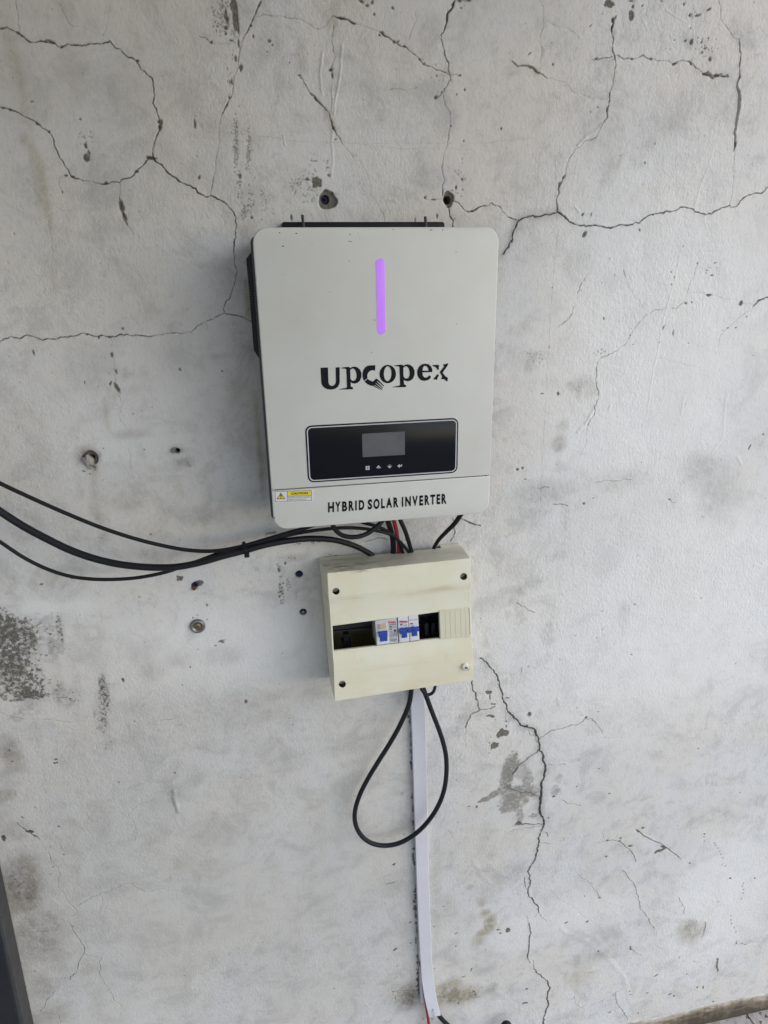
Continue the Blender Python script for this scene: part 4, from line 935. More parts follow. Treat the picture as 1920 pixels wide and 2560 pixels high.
# brand lettering, traced
cW = lambda L_: [(780 + x * .217, 900 + y * .217) for x, y in L_]
def ell(cx_, cy_, rx, ry, rot=0, n=28): return [(cx_ + rx * math.cos(t) * math.cos(rot) - ry * math.sin(t) * math.sin(rot), cy_ + rx * math.cos(t) * math.sin(rot) + ry * math.sin(t) * math.cos(rot)) for t in np.linspace(0, 2 * math.pi, n, endpoint=False)]
pO = [(328,92),(385,82),(425,78),(440,92),(462,80),(490,75),(522,83),(553,110),(570,150),(570,195),(552,240),(522,264),(492,272),(462,266),(446,254),(448,305),(474,318),(470,338),(303,341),(345,330),(398,320),(403,306),(396,112),(388,100),(350,98)]
pH = [(440,118),(455,102),(478,98),(500,118),(513,160),(513,200),(500,230),(480,240),(458,236),(443,215)]
off = lambda L_, dx, dy: [(x + dx, y + dy) for x, y in L_]
eO = [(1388,138),(1386,108),(1372,75),(1345,50),(1305,42),(1265,50),(1232,78),(1214,120),(1213,165),(1227,205),(1255,232),(1295,241),(1335,233),(1362,213),(1371,193),(1355,175),(1340,190),(1318,203),(1295,200),(1278,180),(1271,144)]
eH = [(1272,122),(1279,86),(1297,67),(1320,70),(1338,95),(1343,125)]
logo = [
 [[(98,90),(184,86),(190,255),(197,280),(215,296),(238,298),(258,288),(272,265),(276,235),(272,86),(318,82),(320,250),(312,285),(295,312),(265,332),(225,342),(180,338),(145,322),(118,295),(107,262)]],
 [pO, pH],
 [[(730,60),(727,125),(705,116),(675,122),(650,143),(636,175),(640,210),(600,240),(585,210),(580,165),(590,120),(612,85),(645,64)]],
 [[(605,250),(642,216),(668,236),(702,248),(741,212),(762,226),(832,297),(826,304),(752,242),(747,248),(820,322),(815,327),(736,264),(731,269),(812,340),(807,346),(722,286),(716,291),(803,354),(700,296),(680,297),(640,280)]],
 [ell(873,162,95,106,.03), ell(872,158,44,85,.03)],
 [off(pO, 612, -26), off(pH, 612, -26)],
 [eO, eH],
 [[(1385,58),(1455,55),(1468,68),(1460,85),(1463,110),(1450,115),(1435,95),(1420,80),(1395,72)]],
 [[(1510,52),(1545,45),(1568,35),(1568,55),(1555,75),(1525,118),(1505,148),(1540,190),(1566,205),(1562,240),(1548,248),(1535,230),(1520,222),(1490,220),(1500,185),(1470,140),(1490,115),(1520,78)]],
 [[(1440,165),(1462,170),(1458,185),(1445,210),(1445,228),(1400,222),(1408,205),(1425,190)]]]
flat('brand_lettering', [[cW(l) for l in s] for s in logo], FP, MT['print_black'], inv)
c2 = lambda x, y: (640 + x * .38577, 860 + y * .38577)
def letters(name, L_, org, sc, fn, m, parent, bold, slope=-.078):
    V = []; F = []
    for ch, x0, x1, t, b in L_:
        v, f = text_mesh(ch, bold); n = len(V); d = slope * (x1 - x0)
        for p, q in v: V.append(fn((org[0] + sc * (x0 + p * (x1 - x0)), org[1] + sc * ((b + d * p) * (1 - q) + (t + d * p) * q))))
        F += [tuple(i + n for i in k) for k in f]
    return ob(name, V, F, m, parent)
letters('caption_lettering', [('H',60,150,185,335),('Y',167,246,178,327),('B',270,345,171,321),('R',368,446,163,313),('I',465,488,157,305),('D',518,601,152,301),('S',650,718,140,293),('O',735,828,133,287),('L',850,906,126,275),
    ('A',924,1014,121,269),('R',1034,1108,112,261),('I',1158,1180,103,251),('N',1208,1293,99,247),('V',1314,1396,91,241),('E',1419,1475,84,233),('R',1498,1569,77,226),('T',1582,1655,71,219),('E',1675,1728,65,213),('R',1749,1823,59,208)], (810, 1225), .16807, FP, MT['print_black'], inv, .045)
# display
r_ = [lx(p) for p in ((762.3, 1064.1), (1146.6, 1044.4), (1142.7, 1182.1), (770, 1206.5))]
dx0 = (r_[0][0] + r_[3][0]) / 2; dx1 = (r_[1][0] + r_[2][0]) / 2; dz1 = (r_[0][1] + r_[1][1]) / 2; dz0 = (r_[2][1] + r_[3][1]) / 2
V, F = slab(rrect(dx0, dx1, dz0, dz1, .0085), -D - .0006, -D + .001, .0003, seg=2)
dp = fixn(ob('display_panel', V, F, MT['gloss'], inv, angle=40))
def ring(name, o1, o2, y, m, parent):
    V = [(p[0], y, p[1]) for p in o1] + [(p[0], y, p[1]) for p in o2]; n = len(o1)
    return ob(name, V, [(i, (i + 1) % n, n + (i + 1) % n, n + i) for i in range(n)], m, parent)
o1 = rrect(dx0 + .0019, dx1 - .0019, dz0 + .0019, dz1 - .0019, .0068); o2 = rrect(dx0 + .0033, dx1 - .0033, dz0 + .0033, dz1 - .0033, .0056)
ring('border_line', o1, o2, -D - .0008, MT['print_white'], dp)
r_ = [lx(c2(*p)) for p in ((687, 580), (963, 567), (965, 718), (690, 732))]
sx0 = (r_[0][0] + r_[3][0]) / 2; sx1 = (r_[1][0] + r_[2][0]) / 2; sz1 = (r_[0][1] + r_[1][1]) / 2; sz0 = (r_[2][1] + r_[3][1]) / 2
V, F = slab(rrect(sx0, sx1, sz0, sz1, .0004, 2), -D - .0008, -D, .0001, seg=1)
fixn(ob('screen', V, F, MT['screen'], dp))
FD = lambda px: at(px, -D - .0009)
sq = lambda x, y, s: [c2(x - s, y - s), c2(x + s, y - s), c2(x + s, y + s), c2(x - s, y + s)]
flat('menu_button', [[sq(716.5, 797, 5.5)], [sq(730.5, 796, 5.5)], [sq(716.5, 811, 5.5)], [sq(730.5, 810, 5.5)]], FD, MT['print_white'], dp)
P_ = lambda *L_: [c2(x, y) for x, y in L_]
flat('up_button', [[P_((794, 786), (811, 804), (794, 799), (778, 805))], [P_((794, 802), (803, 806), (794, 805.5), (786, 807))]], FD, MT['print_white'], dp)
flat('down_button', [[P_((866, 806), (882, 788), (866, 793), (850, 789))], [P_((866, 787), (876, 783), (857, 784))]], FD, MT['print_white'], dp)
flat('enter_button', [[P_((916, 791), (932, 778), (931, 787), (941, 787), (940, 780), (946, 780), (946, 793), (931, 794), (932, 803))]], FD, MT['print_white'], dp)
# warning sticker
c3 = lambda x, y: (660 + x * .09645, 1200 + y * .09645)
r_ = [c3(262, 285), c3(1272, 248), c3(1278, 555), c3(270, 592)]
V, F = slab([lx(p) for p in r_[::-1]], -D - .00035, -D)
st = fixn(ob('caution_sticker', V, F, MT['sticker'], inv))
FS = lambda px: at(px, -D - .0005); FS2 = lambda px: at(px, -D - .0007)
Q_ = lambda *L_: [c3(x, y) for x, y in L_]
def outline(a, b, c, d, t): return [Q_(a, b, c, d), Q_((a[0] + t, a[1] + t), (b[0] - t, b[1] + t), (c[0] - t, c[1] - t), (d[0] + t, d[1] - t))]
flat('sticker_frame', [outline((283, 296), (1235, 264), (1240, 536), (290, 570), 11), [Q_((600, 288), (612, 287), (614, 552), (602, 553))], [Q_((612, 418), (1228, 398), (1228, 408), (612, 428))]], FS, MT['grey_print'], st)
flat('sticker_band', [[Q_((613, 300), (1224, 276), (1226, 398), (613, 418))]], FS, MT['yellow'], st)
text('sticker_heading', 'CAUTION', [c3(705, 325), c3(1135, 308), c3(1137, 364), c3(707, 384)], FS2, MT['print_black'], st, .03, 1.05)
text('sticker_text', 'ELECTRIC SHOCK HAZARD', [c3(628, 440), c3(1200, 424), c3(1201, 456), c3(629, 474)], FS2, MT['grey_print'], st)
text('sticker_text', 'ENERGY HAZARDOUS', [c3(628, 500), c3(1098, 484), c3(1099, 514), c3(629, 530)], FS2, MT['grey_print'], st)
flat('warning_triangle', [[Q_((435, 330), (550, 492), (330, 497)), Q_((436, 352), (352, 483), (528, 479))]], FS2, MT['print_black'], st)
flat('triangle_field', [[Q_((436, 350), (530, 481), (350, 485))]], FS, MT['yellow'], st)
flat('lightning_bolt', [[Q_((432, 372), (455, 368), (440, 400), (462, 402), (442, 450), (450, 450), (434, 482), (425, 452), (434, 452), (436, 418), (415, 416))]], FS2, MT['print_black'], st)
# specks of dirt on the cover
sp = [];
for x, y, rx, ry in ((699, 581.5, 2, 1.4), (741, 583.5, 3, 1.3), (707.7, 615.5, 3.2, 1.5), (875, 586, 2.4, .9), (873, 603, 3, .8), (879, 604, 1.6, 1.2), (895, 583, 1, .8), (1078, 575, 3.4, 1.2), (1107, 575, 2.4, 1), (824, 730, 1.3, .9), (936, 800, 1.5, 1.2), (929, 881, 1.2, 1), (1142, 810, 1.3, 1), (640, 700, 1, 1.6), (983, 574, 2, .7), (1140, 630, 1.4, 1), (900, 594, .9, .7), (685.8, 1295, 1, 3), (1217, 1188.8, 1.6, 1.2), (780, 608, 1, .8), (707, 686, 1, .8), (873, 653, 1, 1.4)):
    sp.append([[(x + rx * math.cos(t) * (1 + .2 * math.sin(3 * t + x)), y + ry * math.sin(t)) for t in np.linspace(0, 6.28, 9)[:-1]]])
tag(flat('dirt_speck', sp, lambda p: at(p, -D - .0002), MT['rust'] if False else MT['bolt'], inv), kind='stuff')

# ------------------------------------------------------------------ distribution box
kb = .27728
bx = lambda x, y: (760 + x * kb, 1340 + y * kb)
TB = math.atan2(.012, .21); BN = np.array((0, -math.cos(TB), math.sin(TB))); BEZ = np.array((0, math.sin(TB), math.cos(TB))); BEX = np.array((1.0, 0, 0))
BP0 = np.array((.18, -.073, 1.28))
def BP(px, h=0.0):
    d = M.T @ np.array((px[0] - 960.0, 1280.0 - px[1], -FPX)); o = BP0 + BN * h
    return CAM + d * (((o - CAM) @ BN) / (d @ BN))
def bl(px, h=0.0):
    v = BP(px, h) - BP0; return (v @ BEX, v @ BEZ)
BT = lambda v: tuple(BP0 + BEX * v[0] + BEZ * v[2] - BN * v[1])
def pslab(pts, hf, hb, bev=0.0, seg=2):
    o = [bl(bx(*p), hf) for p in pts]
    if area2(o) < 0: o = o[::-1]
    return slab(o, -hf, -hb, bev, BT, seg)
def circ(c, r, n=20): return [(c[0] + r * math.cos(t), c[1] + r * math.sin(t)) for t in np.linspace(0, 2 * math.pi, n, endpoint=False)]
box = empty('distribution_box', (.18, 0, 1.062), 'cream plastic distribution box with two breakers showing in its window', 'distribution box')
RC = -.0035
fr = dict(TL=(210, 335), TR=(1500, 200), c1L=(221, 555), c1R=(1508, 440), c2L=(230, 640), c2R=(1503, 520), c3L=(258, 1075), c3R=(1513, 935), c4L=(267, 1160), c4R=(1522, 1025), BL=(277, 1490), BR=(1526, 1300))
hh = dict(c2L=RC, c2R=RC, c3L=RC, c3R=RC)
fv = {k: BP(bx(*p), hh.get(k, 0)) for k, p in fr.items()}
wells = [(288, 500, 31), (1440, 367, 31), (345, 1338, 31), (1460, 1187, 31)]
WINDOW = [(257, 812), (1490, 649), (1500, 890), (268, 1038)]
V = []; F = []
def region(loops, h):
    l2 = [[bl(bx(*p), h) for p in l] for l in loops]
    tri = tessellate_polygon([[Vector((p[0], p[1], 0)) for p in l] for l in l2]); n = len(V)
    V.extend(BT((p[0], -h, p[1])) for l in l2 for p in l)
    for t in tri: F.append(tuple(i + n for i in t))
region([[fr['TL'], fr['TR'], fr['c1R'], fr['c1L']], circ(wells[0][:2], 32), circ(wells[1][:2], 32)], 0)
region([[fr['c4L'], fr['c4R'], fr['BR'], fr['BL']], circ(wells[2][:2], 32), circ(wells[3][:2], 32)], 0)
region([[fr['c2L'], fr['c2R'], fr['c3R'], fr['c3L']], WINDOW], RC)
def quad(*ps):
    n = len(V); V.extend(tuple(p) for p in ps); F.append(tuple(range(n, n + len(ps))))
quad(fv['c1L'], fv['c1R'], fv['c2R'], fv['c2L']); quad(fv['c3L'], fv['c3R'], fv['c4R'], fv['c4L'])
RY = -.014
base_out = dict(TL=(.0642, 1.2755), TR=(.2865, 1.2795), BL=(.0708, 1.062), BR=(.2940, 1.069))
def rim(k):
    p = fv[k]; s = 'L' if k.endswith('L') else 'R'; zt, zb = fv['T' + s][2], fv['B' + s][2]; f = (zt - p[2]) / (zt - zb)
    a, b = base_out['T' + s], base_out['B' + s]
    return np.array((a[0] * (1 - f) + b[0] * f, RY, a[1] * (1 - f) + b[1] * f))
for s in 'LR':
    ks = ['T' + s, 'c1' + s, 'c2' + s, 'c3' + s, 'c4' + s, 'B' + s]
    for a, b in zip(ks, ks[1:]): quad(fv[a], fv[b], rim(b), rim(a))
quad(fv['TL'], fv['TR'], rim('TR'), rim('TL')); quad(fv['BL'], fv['BR'], rim('BR'), rim('BL'))
# window return
wv = [BP(bx(*p), RC) for p in WINDOW]
for i in range(4): quad(wv[i], wv[(i + 1) % 4], wv[(i + 1) % 4] - BN * .004, wv[i] - BN * .004)
for cx_, cy_, r0 in wells:
    c = circ((cx_, cy_), r0 + 1)
    for i in range(len(c)):
        a, b = BP(bx(*c[i])), BP(bx(*c[(i + 1) % len(c)])); quad(a, b, b - BN * .0022, a - BN * .0022)
    n = len(V); V.extend(tuple(BP(bx(*p)) - BN * .012) for p in c); F.append(tuple(range(n, n + len(c))))
cv = ob('cover', V, F, MT['cream'], box)
bm = bmesh.new(); bm.from_mesh(cv.data); bmesh.ops.remove_doubles(bm, verts=bm.verts, dist=2e-5); bmesh.ops.recalc_face_normals(bm, faces=bm.faces); bm.to_mesh(cv.data); bm.free()
for p in cv.data.polygons: p.use_smooth = True
bevel(cv, .0016, 3, 22)
cv.modifiers.new('wn', 'WEIGHTED_NORMAL').keep_sharp = False
# base tray against the wall, its top cut away for the cables
bb = MB(); gb = base_out
def tray(x0, x1, z0, z1, y0, y1): bb.box(x0, x1, y0, y1, z0, z1)
bb.add(*slab([(gb['BL'][0] + .002, gb['BL'][1] + .002), (gb['BR'][0] - .002, gb['BR'][1] + .002), (gb['TR'][0] - .002, gb['TR'][1] - .012), (gb['TL'][0] + .002, gb['TL'][1] - .012)], -.004, 0))
def wallseg(a, b, t=.002):
    a = np.array(a); b = np.array(b); d = (b - a) / np.linalg.norm(b - a); nrm = np.array((-d[1], d[0])) * t
    pts = [a, b, b + nrm, a + nrm]
    if area2(pts) < 0: pts = pts[::-1]
    bb.add(*slab([tuple(p) for p in pts], RY - .004, -.0005))
wallseg((gb['BL'][0] + .0005, gb['BL'][1]), (gb['BR'][0] - .0005, gb['BR'][1])); wallseg((gb['BR'][0] - .0005, gb['BR'][1]), (gb['TR'][0] - .0005, gb['TR'][1] - .002)); wallseg((gb['TL'][0] + .0005, gb['TL'][1] - .002), (gb['BL'][0] + .0005, gb['BL'][1]))
lerp = lambda f: (gb['TL'][0] * (1 - f) + gb['TR'][0] * f, gb['TL'][1] * (1 - f) + gb['TR'][1] * f - .001)
wallseg(lerp(.33), lerp(.004)); wallseg(lerp(.995), lerp(.86))
fixn(bb.ob('base', MT['cream'], box))
# inside: rail, terminal bars
z_m = BP(bx(700, 860))[2]
rb = MB().box(.074, .290, -.034, -.032, z_m - .0175, z_m + .0175).box(.074, .290, -.038, -.034, z_m + .0140, z_m + .0175).box(.074, .290, -.038, -.034, z_m - .0175, z_m - .0140)
fixn(rb.ob('rail', MT['bolt'], box))  # dark colour also paints in the shade of the enclosure
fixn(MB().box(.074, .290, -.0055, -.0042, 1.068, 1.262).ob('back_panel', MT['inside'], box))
for x, wd in ((1090, 34), (1150, 34)):
    a = BP(bx(x, 790), -.02); b = BP(bx(x + wd, 905), -.02)
    fixn(MB().box(a[0], b[0], a[1], a[1] + .02, b[2], a[2]).ob('busbar', MT['black'], box))
a = BP(bx(345, 960), -.03); b = BP(bx(425, 1000), -.03)
tb = MB().box(a[0], b[0], a[1], a[1] + .015, b[2] - .004, a[2]).box(a[0] + .003, a[0] + .011, a[1] + .002, a[1] + .014, a[2], a[2] + .012)
fixn(tb.ob('terminal_block', MT['black'], box))
# blanking plate of six strips
V, F = pslab([(1218, 676), (1484, 641), (1496, 907), (1228, 932)], RC + .0012, RC - .004, .0004)
bp_ = fixn(ob('blanking_plate', V, F, MT['plate'], box))
tops = [(1221, 676), (1266, 670), (1311, 664), (1358, 658), (1406, 652), (1448, 647), (1483, 642)]; bots = [(1230, 930), (1279, 926), (1323, 922), (1369, 918), (1416, 914), (1460, 910), (1495, 906)]
for i in range(6):
    a, b, c, d = tops[i], tops[i + 1], bots[i + 1], bots[i]
    V, F = pslab([(a[0] + .9, a[1] + 2), (b[0] - .9, b[1] + 2), (c[0] - .9, c[1] - 2), (d[0] + .9, d[1] - 2)], RC + .0017, RC + .0010, .0004)
    fixn(ob('strip', V, F, MT['plate'], bp_))
# the one cover screw left, standing proud at lower right
c = (1460, 1185)
V, F = pslab(circ(c, 31, 20), .0045, -.010, .0012)
sc_ = fixn(ob('cover_screw', V, F, MT['white_screw'], box, angle=40))
cx_ = [(1449, 1175), (1458, 1184), (1466, 1175), (1474, 1181), (1468, 1189), (1477, 1200), (1468, 1203), (1461, 1195), (1450, 1203), (1445, 1195), (1454, 1188), (1444, 1180)]
flat('cross_recess', [[[bx(x + 3, y + 1) for x, y in cx_]]], lambda p: BP(p, .0047), MT['grey_print'], sc_)

# ------------------------------------------------------------------ breakers in the window
def BPh(h): return lambda px: BP(px, h)
B1 = [(640, 767), (836, 736), (851, 963), (655, 987)]
b1 = empty('breaker', tuple(BP(bx(745, 990), -.03)), 'grey residual-current breaker with beige test button above its blue lever', 'circuit breaker', 'breakers in the box window')
HF = RC + .0006
V, F = pslab(B1, HF, RC - .034, .0006); fixn(ob('case', V, F, MT['breaker'], b1))
V, F = pslab([(668, 790), (748, 781), (752, 842), (673, 853)], HF + .0009, HF - .004, .0005); bf = fixn(ob('button_frame', V, F, MT['breaker2'], b1))
V, F = pslab([(678, 797), (743, 789), (746, 836), (681, 844)], HF + .0026, HF - .003, .0006); fixn(ob('test_button', V, F, MT['beige'], b1))
V, F = pslab([(655, 874), (762, 862), (768, 968), (661, 980)], HF + .0008, HF - .004, .0005); lf = fixn(ob('lever_frame', V, F, MT['breaker2'], b1))
V, F = pslab([(684, 905), (752, 897), (754, 946), (689, 954)], HF + .0020, HF - .003, .0004); lv = fixn(ob('lever', V, F, MT['blue'], b1))
V, F = pslab([(674, 874), (754, 866), (756, 910), (682, 918)], HF + .0052, HF - .003, .0010); fixn(ob('lever_grip', V, F, MT['blue'], lv))
fp1 = BPh(HF + .0003)
T4 = lambda x0, x1, y0, y1, k=-.118: [bx(x0, y0), bx(x1, y0 + k * (x1 - x0)), bx(x1, y1 + k * (x1 - x0)), bx(x0, y1)]
bars = lambda *L_: [[T4(*l)] for l in L_]
flat('red_print', bars((760, 776, 772, 786), (780, 792, 772, 785), (794, 806, 771, 785), (808, 828, 772, 783)), fp1, MT['red_print'], b1)
text('rating_print', 'ST32/40', T4(768, 832, 794, 808), fp1, MT['grey_print'], b1, .02)
text('rating_print', '40A', T4(768, 796, 814, 826), fp1, MT['print_black'], b1, .03)
text('rating_print', 'CE', T4(775, 797, 858, 874), fp1, MT['grey_print'], b1, .01)
flat('rating_print', [[[bx(*p) for p in circ((821, 851), 11, 12)]], [T4(812, 822, 858, 872)]] + bars((773, 794, 838, 847), (800, 838, 817, 820), (770, 836, 829, 831), (773, 838, 884, 887), (773, 838, 893, 896), (773, 838, 904, 908), (778, 782, 922, 944), (792, 796, 918, 952), (806, 809, 925, 946), (818, 822, 921, 955), (832, 835, 926, 944), (778, 838, 940, 943)), fp1, MT['grey_print'], b1)
B2 = [(844, 735), (1029, 712), (1041, 938), (857, 963)]
b2 = empty('breaker', tuple(BP(bx(945, 965), -.03)), 'white two-pole breaker with a linked blue lever across both poles', 'circuit breaker', 'breakers in the box window')
for pts in ([(845, 735), (938, 723.5), (950, 950.5), (858, 963)], [(942, 723), (1029, 712), (1041, 938), (954, 950)]):
    V, F = pslab(pts, HF + .0004, RC - .034, .0006); fixn(ob('pole', V, F, MT['breaker2'], b2))
fp2 = BPh(HF + .0008)
flat('red_print', bars((948, 1026, 759, 763)) + bars((860, 868, 766, 781), (870, 882, 765, 780), (884, 896, 766, 780), (898, 912, 766, 779), (914, 934, 767, 778)), fp2, MT['red_print'], b2)
flat('flag_window', [[T4(864, 888, 797, 807)], [T4(958, 982, 788, 798)]], fp2, MT['print_black'], b2)
text('rating_print', 'C40', T4(896, 928, 800, 812), fp2, MT['grey_print'], b2)
text('rating_print', 'CE', T4(908, 934, 822, 838), fp2, MT['print_black'], b2, .02)
flat('rating_print', bars((860, 930, 787, 790), (863, 900, 822, 825), (863, 903, 831, 834), (863, 904, 839, 843), (972, 978, 806, 826), (984, 989, 805, 825), (866, 934, 845, 849), (960, 1030, 834, 838)), fp2, MT['blue'], b2)
for pts in ([(862, 868), (940, 860), (944, 950), (866, 958)], [(956, 858), (1034, 848), (1037, 936), (960, 946)]):
    V, F = pslab(pts, HF + .0010, HF - .004, .0005); fixn(ob('lever_frame', V, F, MT['breaker2'], b2))
for pts in ([(880, 882), (930, 877), (932, 916), (884, 922)], [(972, 872), (1022, 866), (1024, 900), (975, 906)]):
    V, F = pslab(pts, HF + .0024, HF - .003, .0006); fixn(ob('lever', V, F, MT['blue'], b2))
V, F = pslab([(862, 850), (1040, 829), (1042, 861), (867, 888)], HF + .0068, HF + .0006, .0012); lb = fixn(ob('lever_bar', V, F, MT['blue'], b2))
flat('bar_hole', [[[bx(*p) for p in circ((934, 853), 7, 10)]], [[bx(*p) for p in circ((979, 848), 7, 10)]]], BPh(HF + .0071), MT['print_black'], lb)

# ------------------------------------------------------------------ cables
cn = lambda L_: cN(L_)
def run_in(P):
    """carry a cable on, out of the picture, to the added side wall"""
    a, b = np.array(P[0]), np.array(P[1]); s_ = (a[2] - b[2]) / (a[0] - b[0]); x, z = a[0], a[2]; out = []
    st = abs(a[0] - b[0])
    while x > -1.62:
        x -= st; z -= s_ * st; s_ *= .84; st = min(st * 1.15, .2)
        out.append((max(x, -1.63), a[1], z, a[3]))
    return out[::-1] + P
def cable(name, P, m, label, n=16):
    V, F = tube(P, n, .004); o = ob(name, V, F, m, smooth=True); fixn(o)
    tag(o, label, 'cable', 'cables around the inverter'); return o
A_ = cL([(-150, 110), (0, 187), (150, 257), (300, 323), (450, 383), (600, 431), (750, 466), (850, 479), (930, 479), (1000, 469), (1060, 455), (1150, 429), (1230, 405), (1320, 380), (1410, 348)])
cable('cable', run_in(px_tube(A_, [-.060, -.055, -.052, -.050, -.050, -.052, -.058, -.062], .0027)), MT['cable'], 'thin black cable uppermost at the left edge, rising to the inverter bottom')
B_ = cL([(-120, 225), (0, 308), (100, 372), (200, 426), (300, 474), (400, 510), (500, 534), (600, 547), (700, 551), (780, 546), (870, 528), (970, 500), (1060, 477), (1150, 452), (1250, 434), (1340, 426), (1430, 430), (1500, 446), (1560, 470), (1610, 500), (1650, 540)])
cable('cable', run_in(px_tube(B_, [-.058, -.056, -.056, -.056, -.058, -.058, -.050, -.036, -.018, -.010], [.0050, .0050, .0049, .0048, .0047, .0046, .0045, .0043, .0042])), MT['cable'], 'thick black cable in the middle of the sagging bundle, arching into the cream box')
C_ = cL([(-140, 350), (0, 440), (100, 506), (200, 556), (300, 588), (400, 601), (500, 602), (600, 594), (700, 575), (780, 550), (870, 517), (970, 481), (1060, 462), (1150, 438), (1250, 411), (1350, 392)]) + cn([(330, 201), (420, 197), (520, 201), (620, 213), (720, 233), (800, 263), (870, 320), (920, 378), (948, 420), (960, 460)])
cable('cable', run_in(px_tube(C_, [-.052, -.050, -.048, -.046, -.044, -.044, -.046, -.040, -.028, -.012], .0025)), MT['cable'], 'thin black cable hanging lowest at the left edge, ending at the box top')
cable('cable', px_tube(cn([(480, 125), (570, 158), (640, 176), (720, 206), (800, 252), (848, 300), (872, 350), (886, 405), (892, 450)]), [-.030, -.034, -.034, -.026, -.014], .0025), MT['cable'], 'thin black cable slanting behind the thick loop under the inverter')
cable('cable', px_tube(cn([(285, 120), (305, 175), (335, 225), (385, 260), (450, 274), (520, 270), (590, 246), (650, 205), (700, 160), (735, 110)]), [-.055, -.062, -.066, -.066, -.062, -.055], .0034), MT['rubber'], 'short thick black hose loop hanging from the inverter bottom')
cable('cable', px_tube(cn([(745, 90), (770, 165), (790, 230), (803, 300), (808, 370), (806, 430), (806, 470)]), [-.030, -.028, -.022, -.014, -.010], .0042), MT['cable'], 'thick black cable running down close beside the red one')
cable('cable', px_tube(cn([(800, 90), (815, 150), (832, 220), (845, 300), (852, 360), (854, 420), (856, 470)]), [-.034, -.032, -.026, -.016, -.011], .0030), MT['red'], 'dark red cable between inverter and cream box')
cable('cable', px_tube(cn([(842, 80), (868, 140), (900, 210), (928, 290), (948, 360), (962, 410), (972, 460)]), [-.040, -.038, -.032, -.020, -.013], .0033), MT['cable'], 'straight black cable just right of the red one')
cable('cable', px_tube(cn([(1400, 50), (1362, 95), (1318, 160), (1250, 228), (1190, 290), (1155, 342), (1138, 385), (1128, 430)]), [-.045, -.042, -.034, -.022, -.013, -.010], [.0038, .0037, .0031, .0028, .0028]), MT['cable'], 'black cable curving from the inverter right side into the box top')
cT = crop(820, 1700, .25316)
loop = cT([(828, -60), (826, 20), (822, 100), (813, 180), (790, 270), (740, 385), (680, 505), (595, 650), (497, 805), (397, 970), (318, 1125), (273, 1260), (264, 1370), (288, 1470), (352, 1560), (440, 1614), (550, 1635), (680, 1618), (800, 1562), (920, 1470), (1030, 1340), (1108, 1200), (1153, 1055), (1170, 900), (1165, 750), (1138, 620), (1092, 480), (1033, 330), (983, 195), (950, 110), (925, 40)])
cable('cable', px_tube(loop, [-.030, -.030, -.028, -.026, -.026, -.028, -.030, -.034, -.036, -.036, -.034, -.032], .0040), MT['rubber'], 'long black cable loop hanging below the cream box')
cable('cable', px_tube(cT([(905, 40), (925, 95), (962, 138), (1005, 143), (1040, 118), (1056, 75), (1062, 30)]), [-.040, -.044, -.044, -.040], .0026), MT['cable'], 'tiny black cable loop at the box bottom edge')
cable('cable', px_tube([(1050, 2400), (1055, 2440), (1060, 2478), (1066, 2516), (1072, 2560), (1077, 2610), (1080, 2680)], [-.008, -.009, -.012, -.016, -.02], .0030), MT['red'], 'red cable coming out of the white trunking at the bottom')
cable('cable', px_tube([(1066, 2440), (1078, 2500), (1092, 2530), (1103, 2546), (1120, 2563), (1150, 2590), (1195, 2615), (1238, 2595), (1255, 2566), (1266, 2557), (1277, 2568), (1290, 2620), (1298, 2680)], [-.010, -.014, -.018, -.02, -.022, -.024, -.03], .0045), MT['cable'], 'black cable coming out of the white trunking at the bottom')
# cable tie
c = at((614, 1372.5), -.0525); V = []; F = []
tdir = Vector((math.cos(R(14)), 0, math.sin(R(14)))); up_ = Vector((0, 0, 1)); up_ = (up_ - tdir * up_.dot(tdir)).normalized(); dp_ = tdir.cross(up_)
ringp = []; nT = 28
for i in range(nT):
    t = 2 * math.pi * i / nT; e = Vector(c) + up_ * (math.sin(t) * .0098) + dp_ * (math.cos(t) * .0105); o_ = (up_ * math.sin(t) + dp_ * math.cos(t)).normalized()
    for a_, b_ in ((-.0016, 0), (.0016, 0), (.0016, .0012), (-.0016, .0012)): V.append(tuple(e + tdir * a_ + o_ * b_))
for i in range(nT):
    for k in range(4): F.append((i * 4 + k, i * 4 + (k + 1) % 4, ((i + 1) % nT) * 4 + (k + 1) % 4, ((i + 1) % nT) * 4 + k))
ct = empty('cable_tie', c, 'small black cable tie round the cable bundle', 'cable tie')
fixn(ob('strap', V, F, MT['black'], ct))
hb = MB(); h0 = Vector(at((617, 1388), -.060))
hb.box(-.0035, .0035, -.003, .004, -.0028, .0028, T=lambda v: tuple(h0 + Vector(v))); o = fixn(hb.ob('head', MT['black'], ct)); bevel(o, .0008)

# ------------------------------------------------------------------ trunking with its lid peeling off at the bottom
tk = empty('trunking', tuple(at((1062, 2500), 0)), 'white plastic cable trunking on the wall with lid curling off', 'trunking')
def channel(rows, back, t=.0013):
    """rows: (left pixel, right pixel, front depth); a U section open to the wall"""
    V = []; F = []
    for (l, r, y) in rows:
        a = at(l, y); b = at(r, y)
        sec = [(a[0], y + back, a[2]), (a[0], y + .0008, a[2]), (a[0] + .0008, y, a[2]), (b[0] - .0008, y, b[2]), (b[0], y + .0008, b[2]), (b[0], y + back, b[2]),
               (b[0] - t, y + back, b[2]), (b[0] - t, y + t, b[2]), (a[0] + t, y + t, a[2]), (a[0] + t, y + back, a[2])]
        V += sec
    n = 10
    for i in range(len(rows) - 1):
        for k in range(n): F.append((i * n + k, i * n + (k + 1) % n, (i + 1) * n + (k + 1) % n, (i + 1) * n + k))
    F.append(tuple(range(n))); m = (len(rows) - 1) * n; F.append(tuple(reversed(range(m, m + n))))
    return V, F
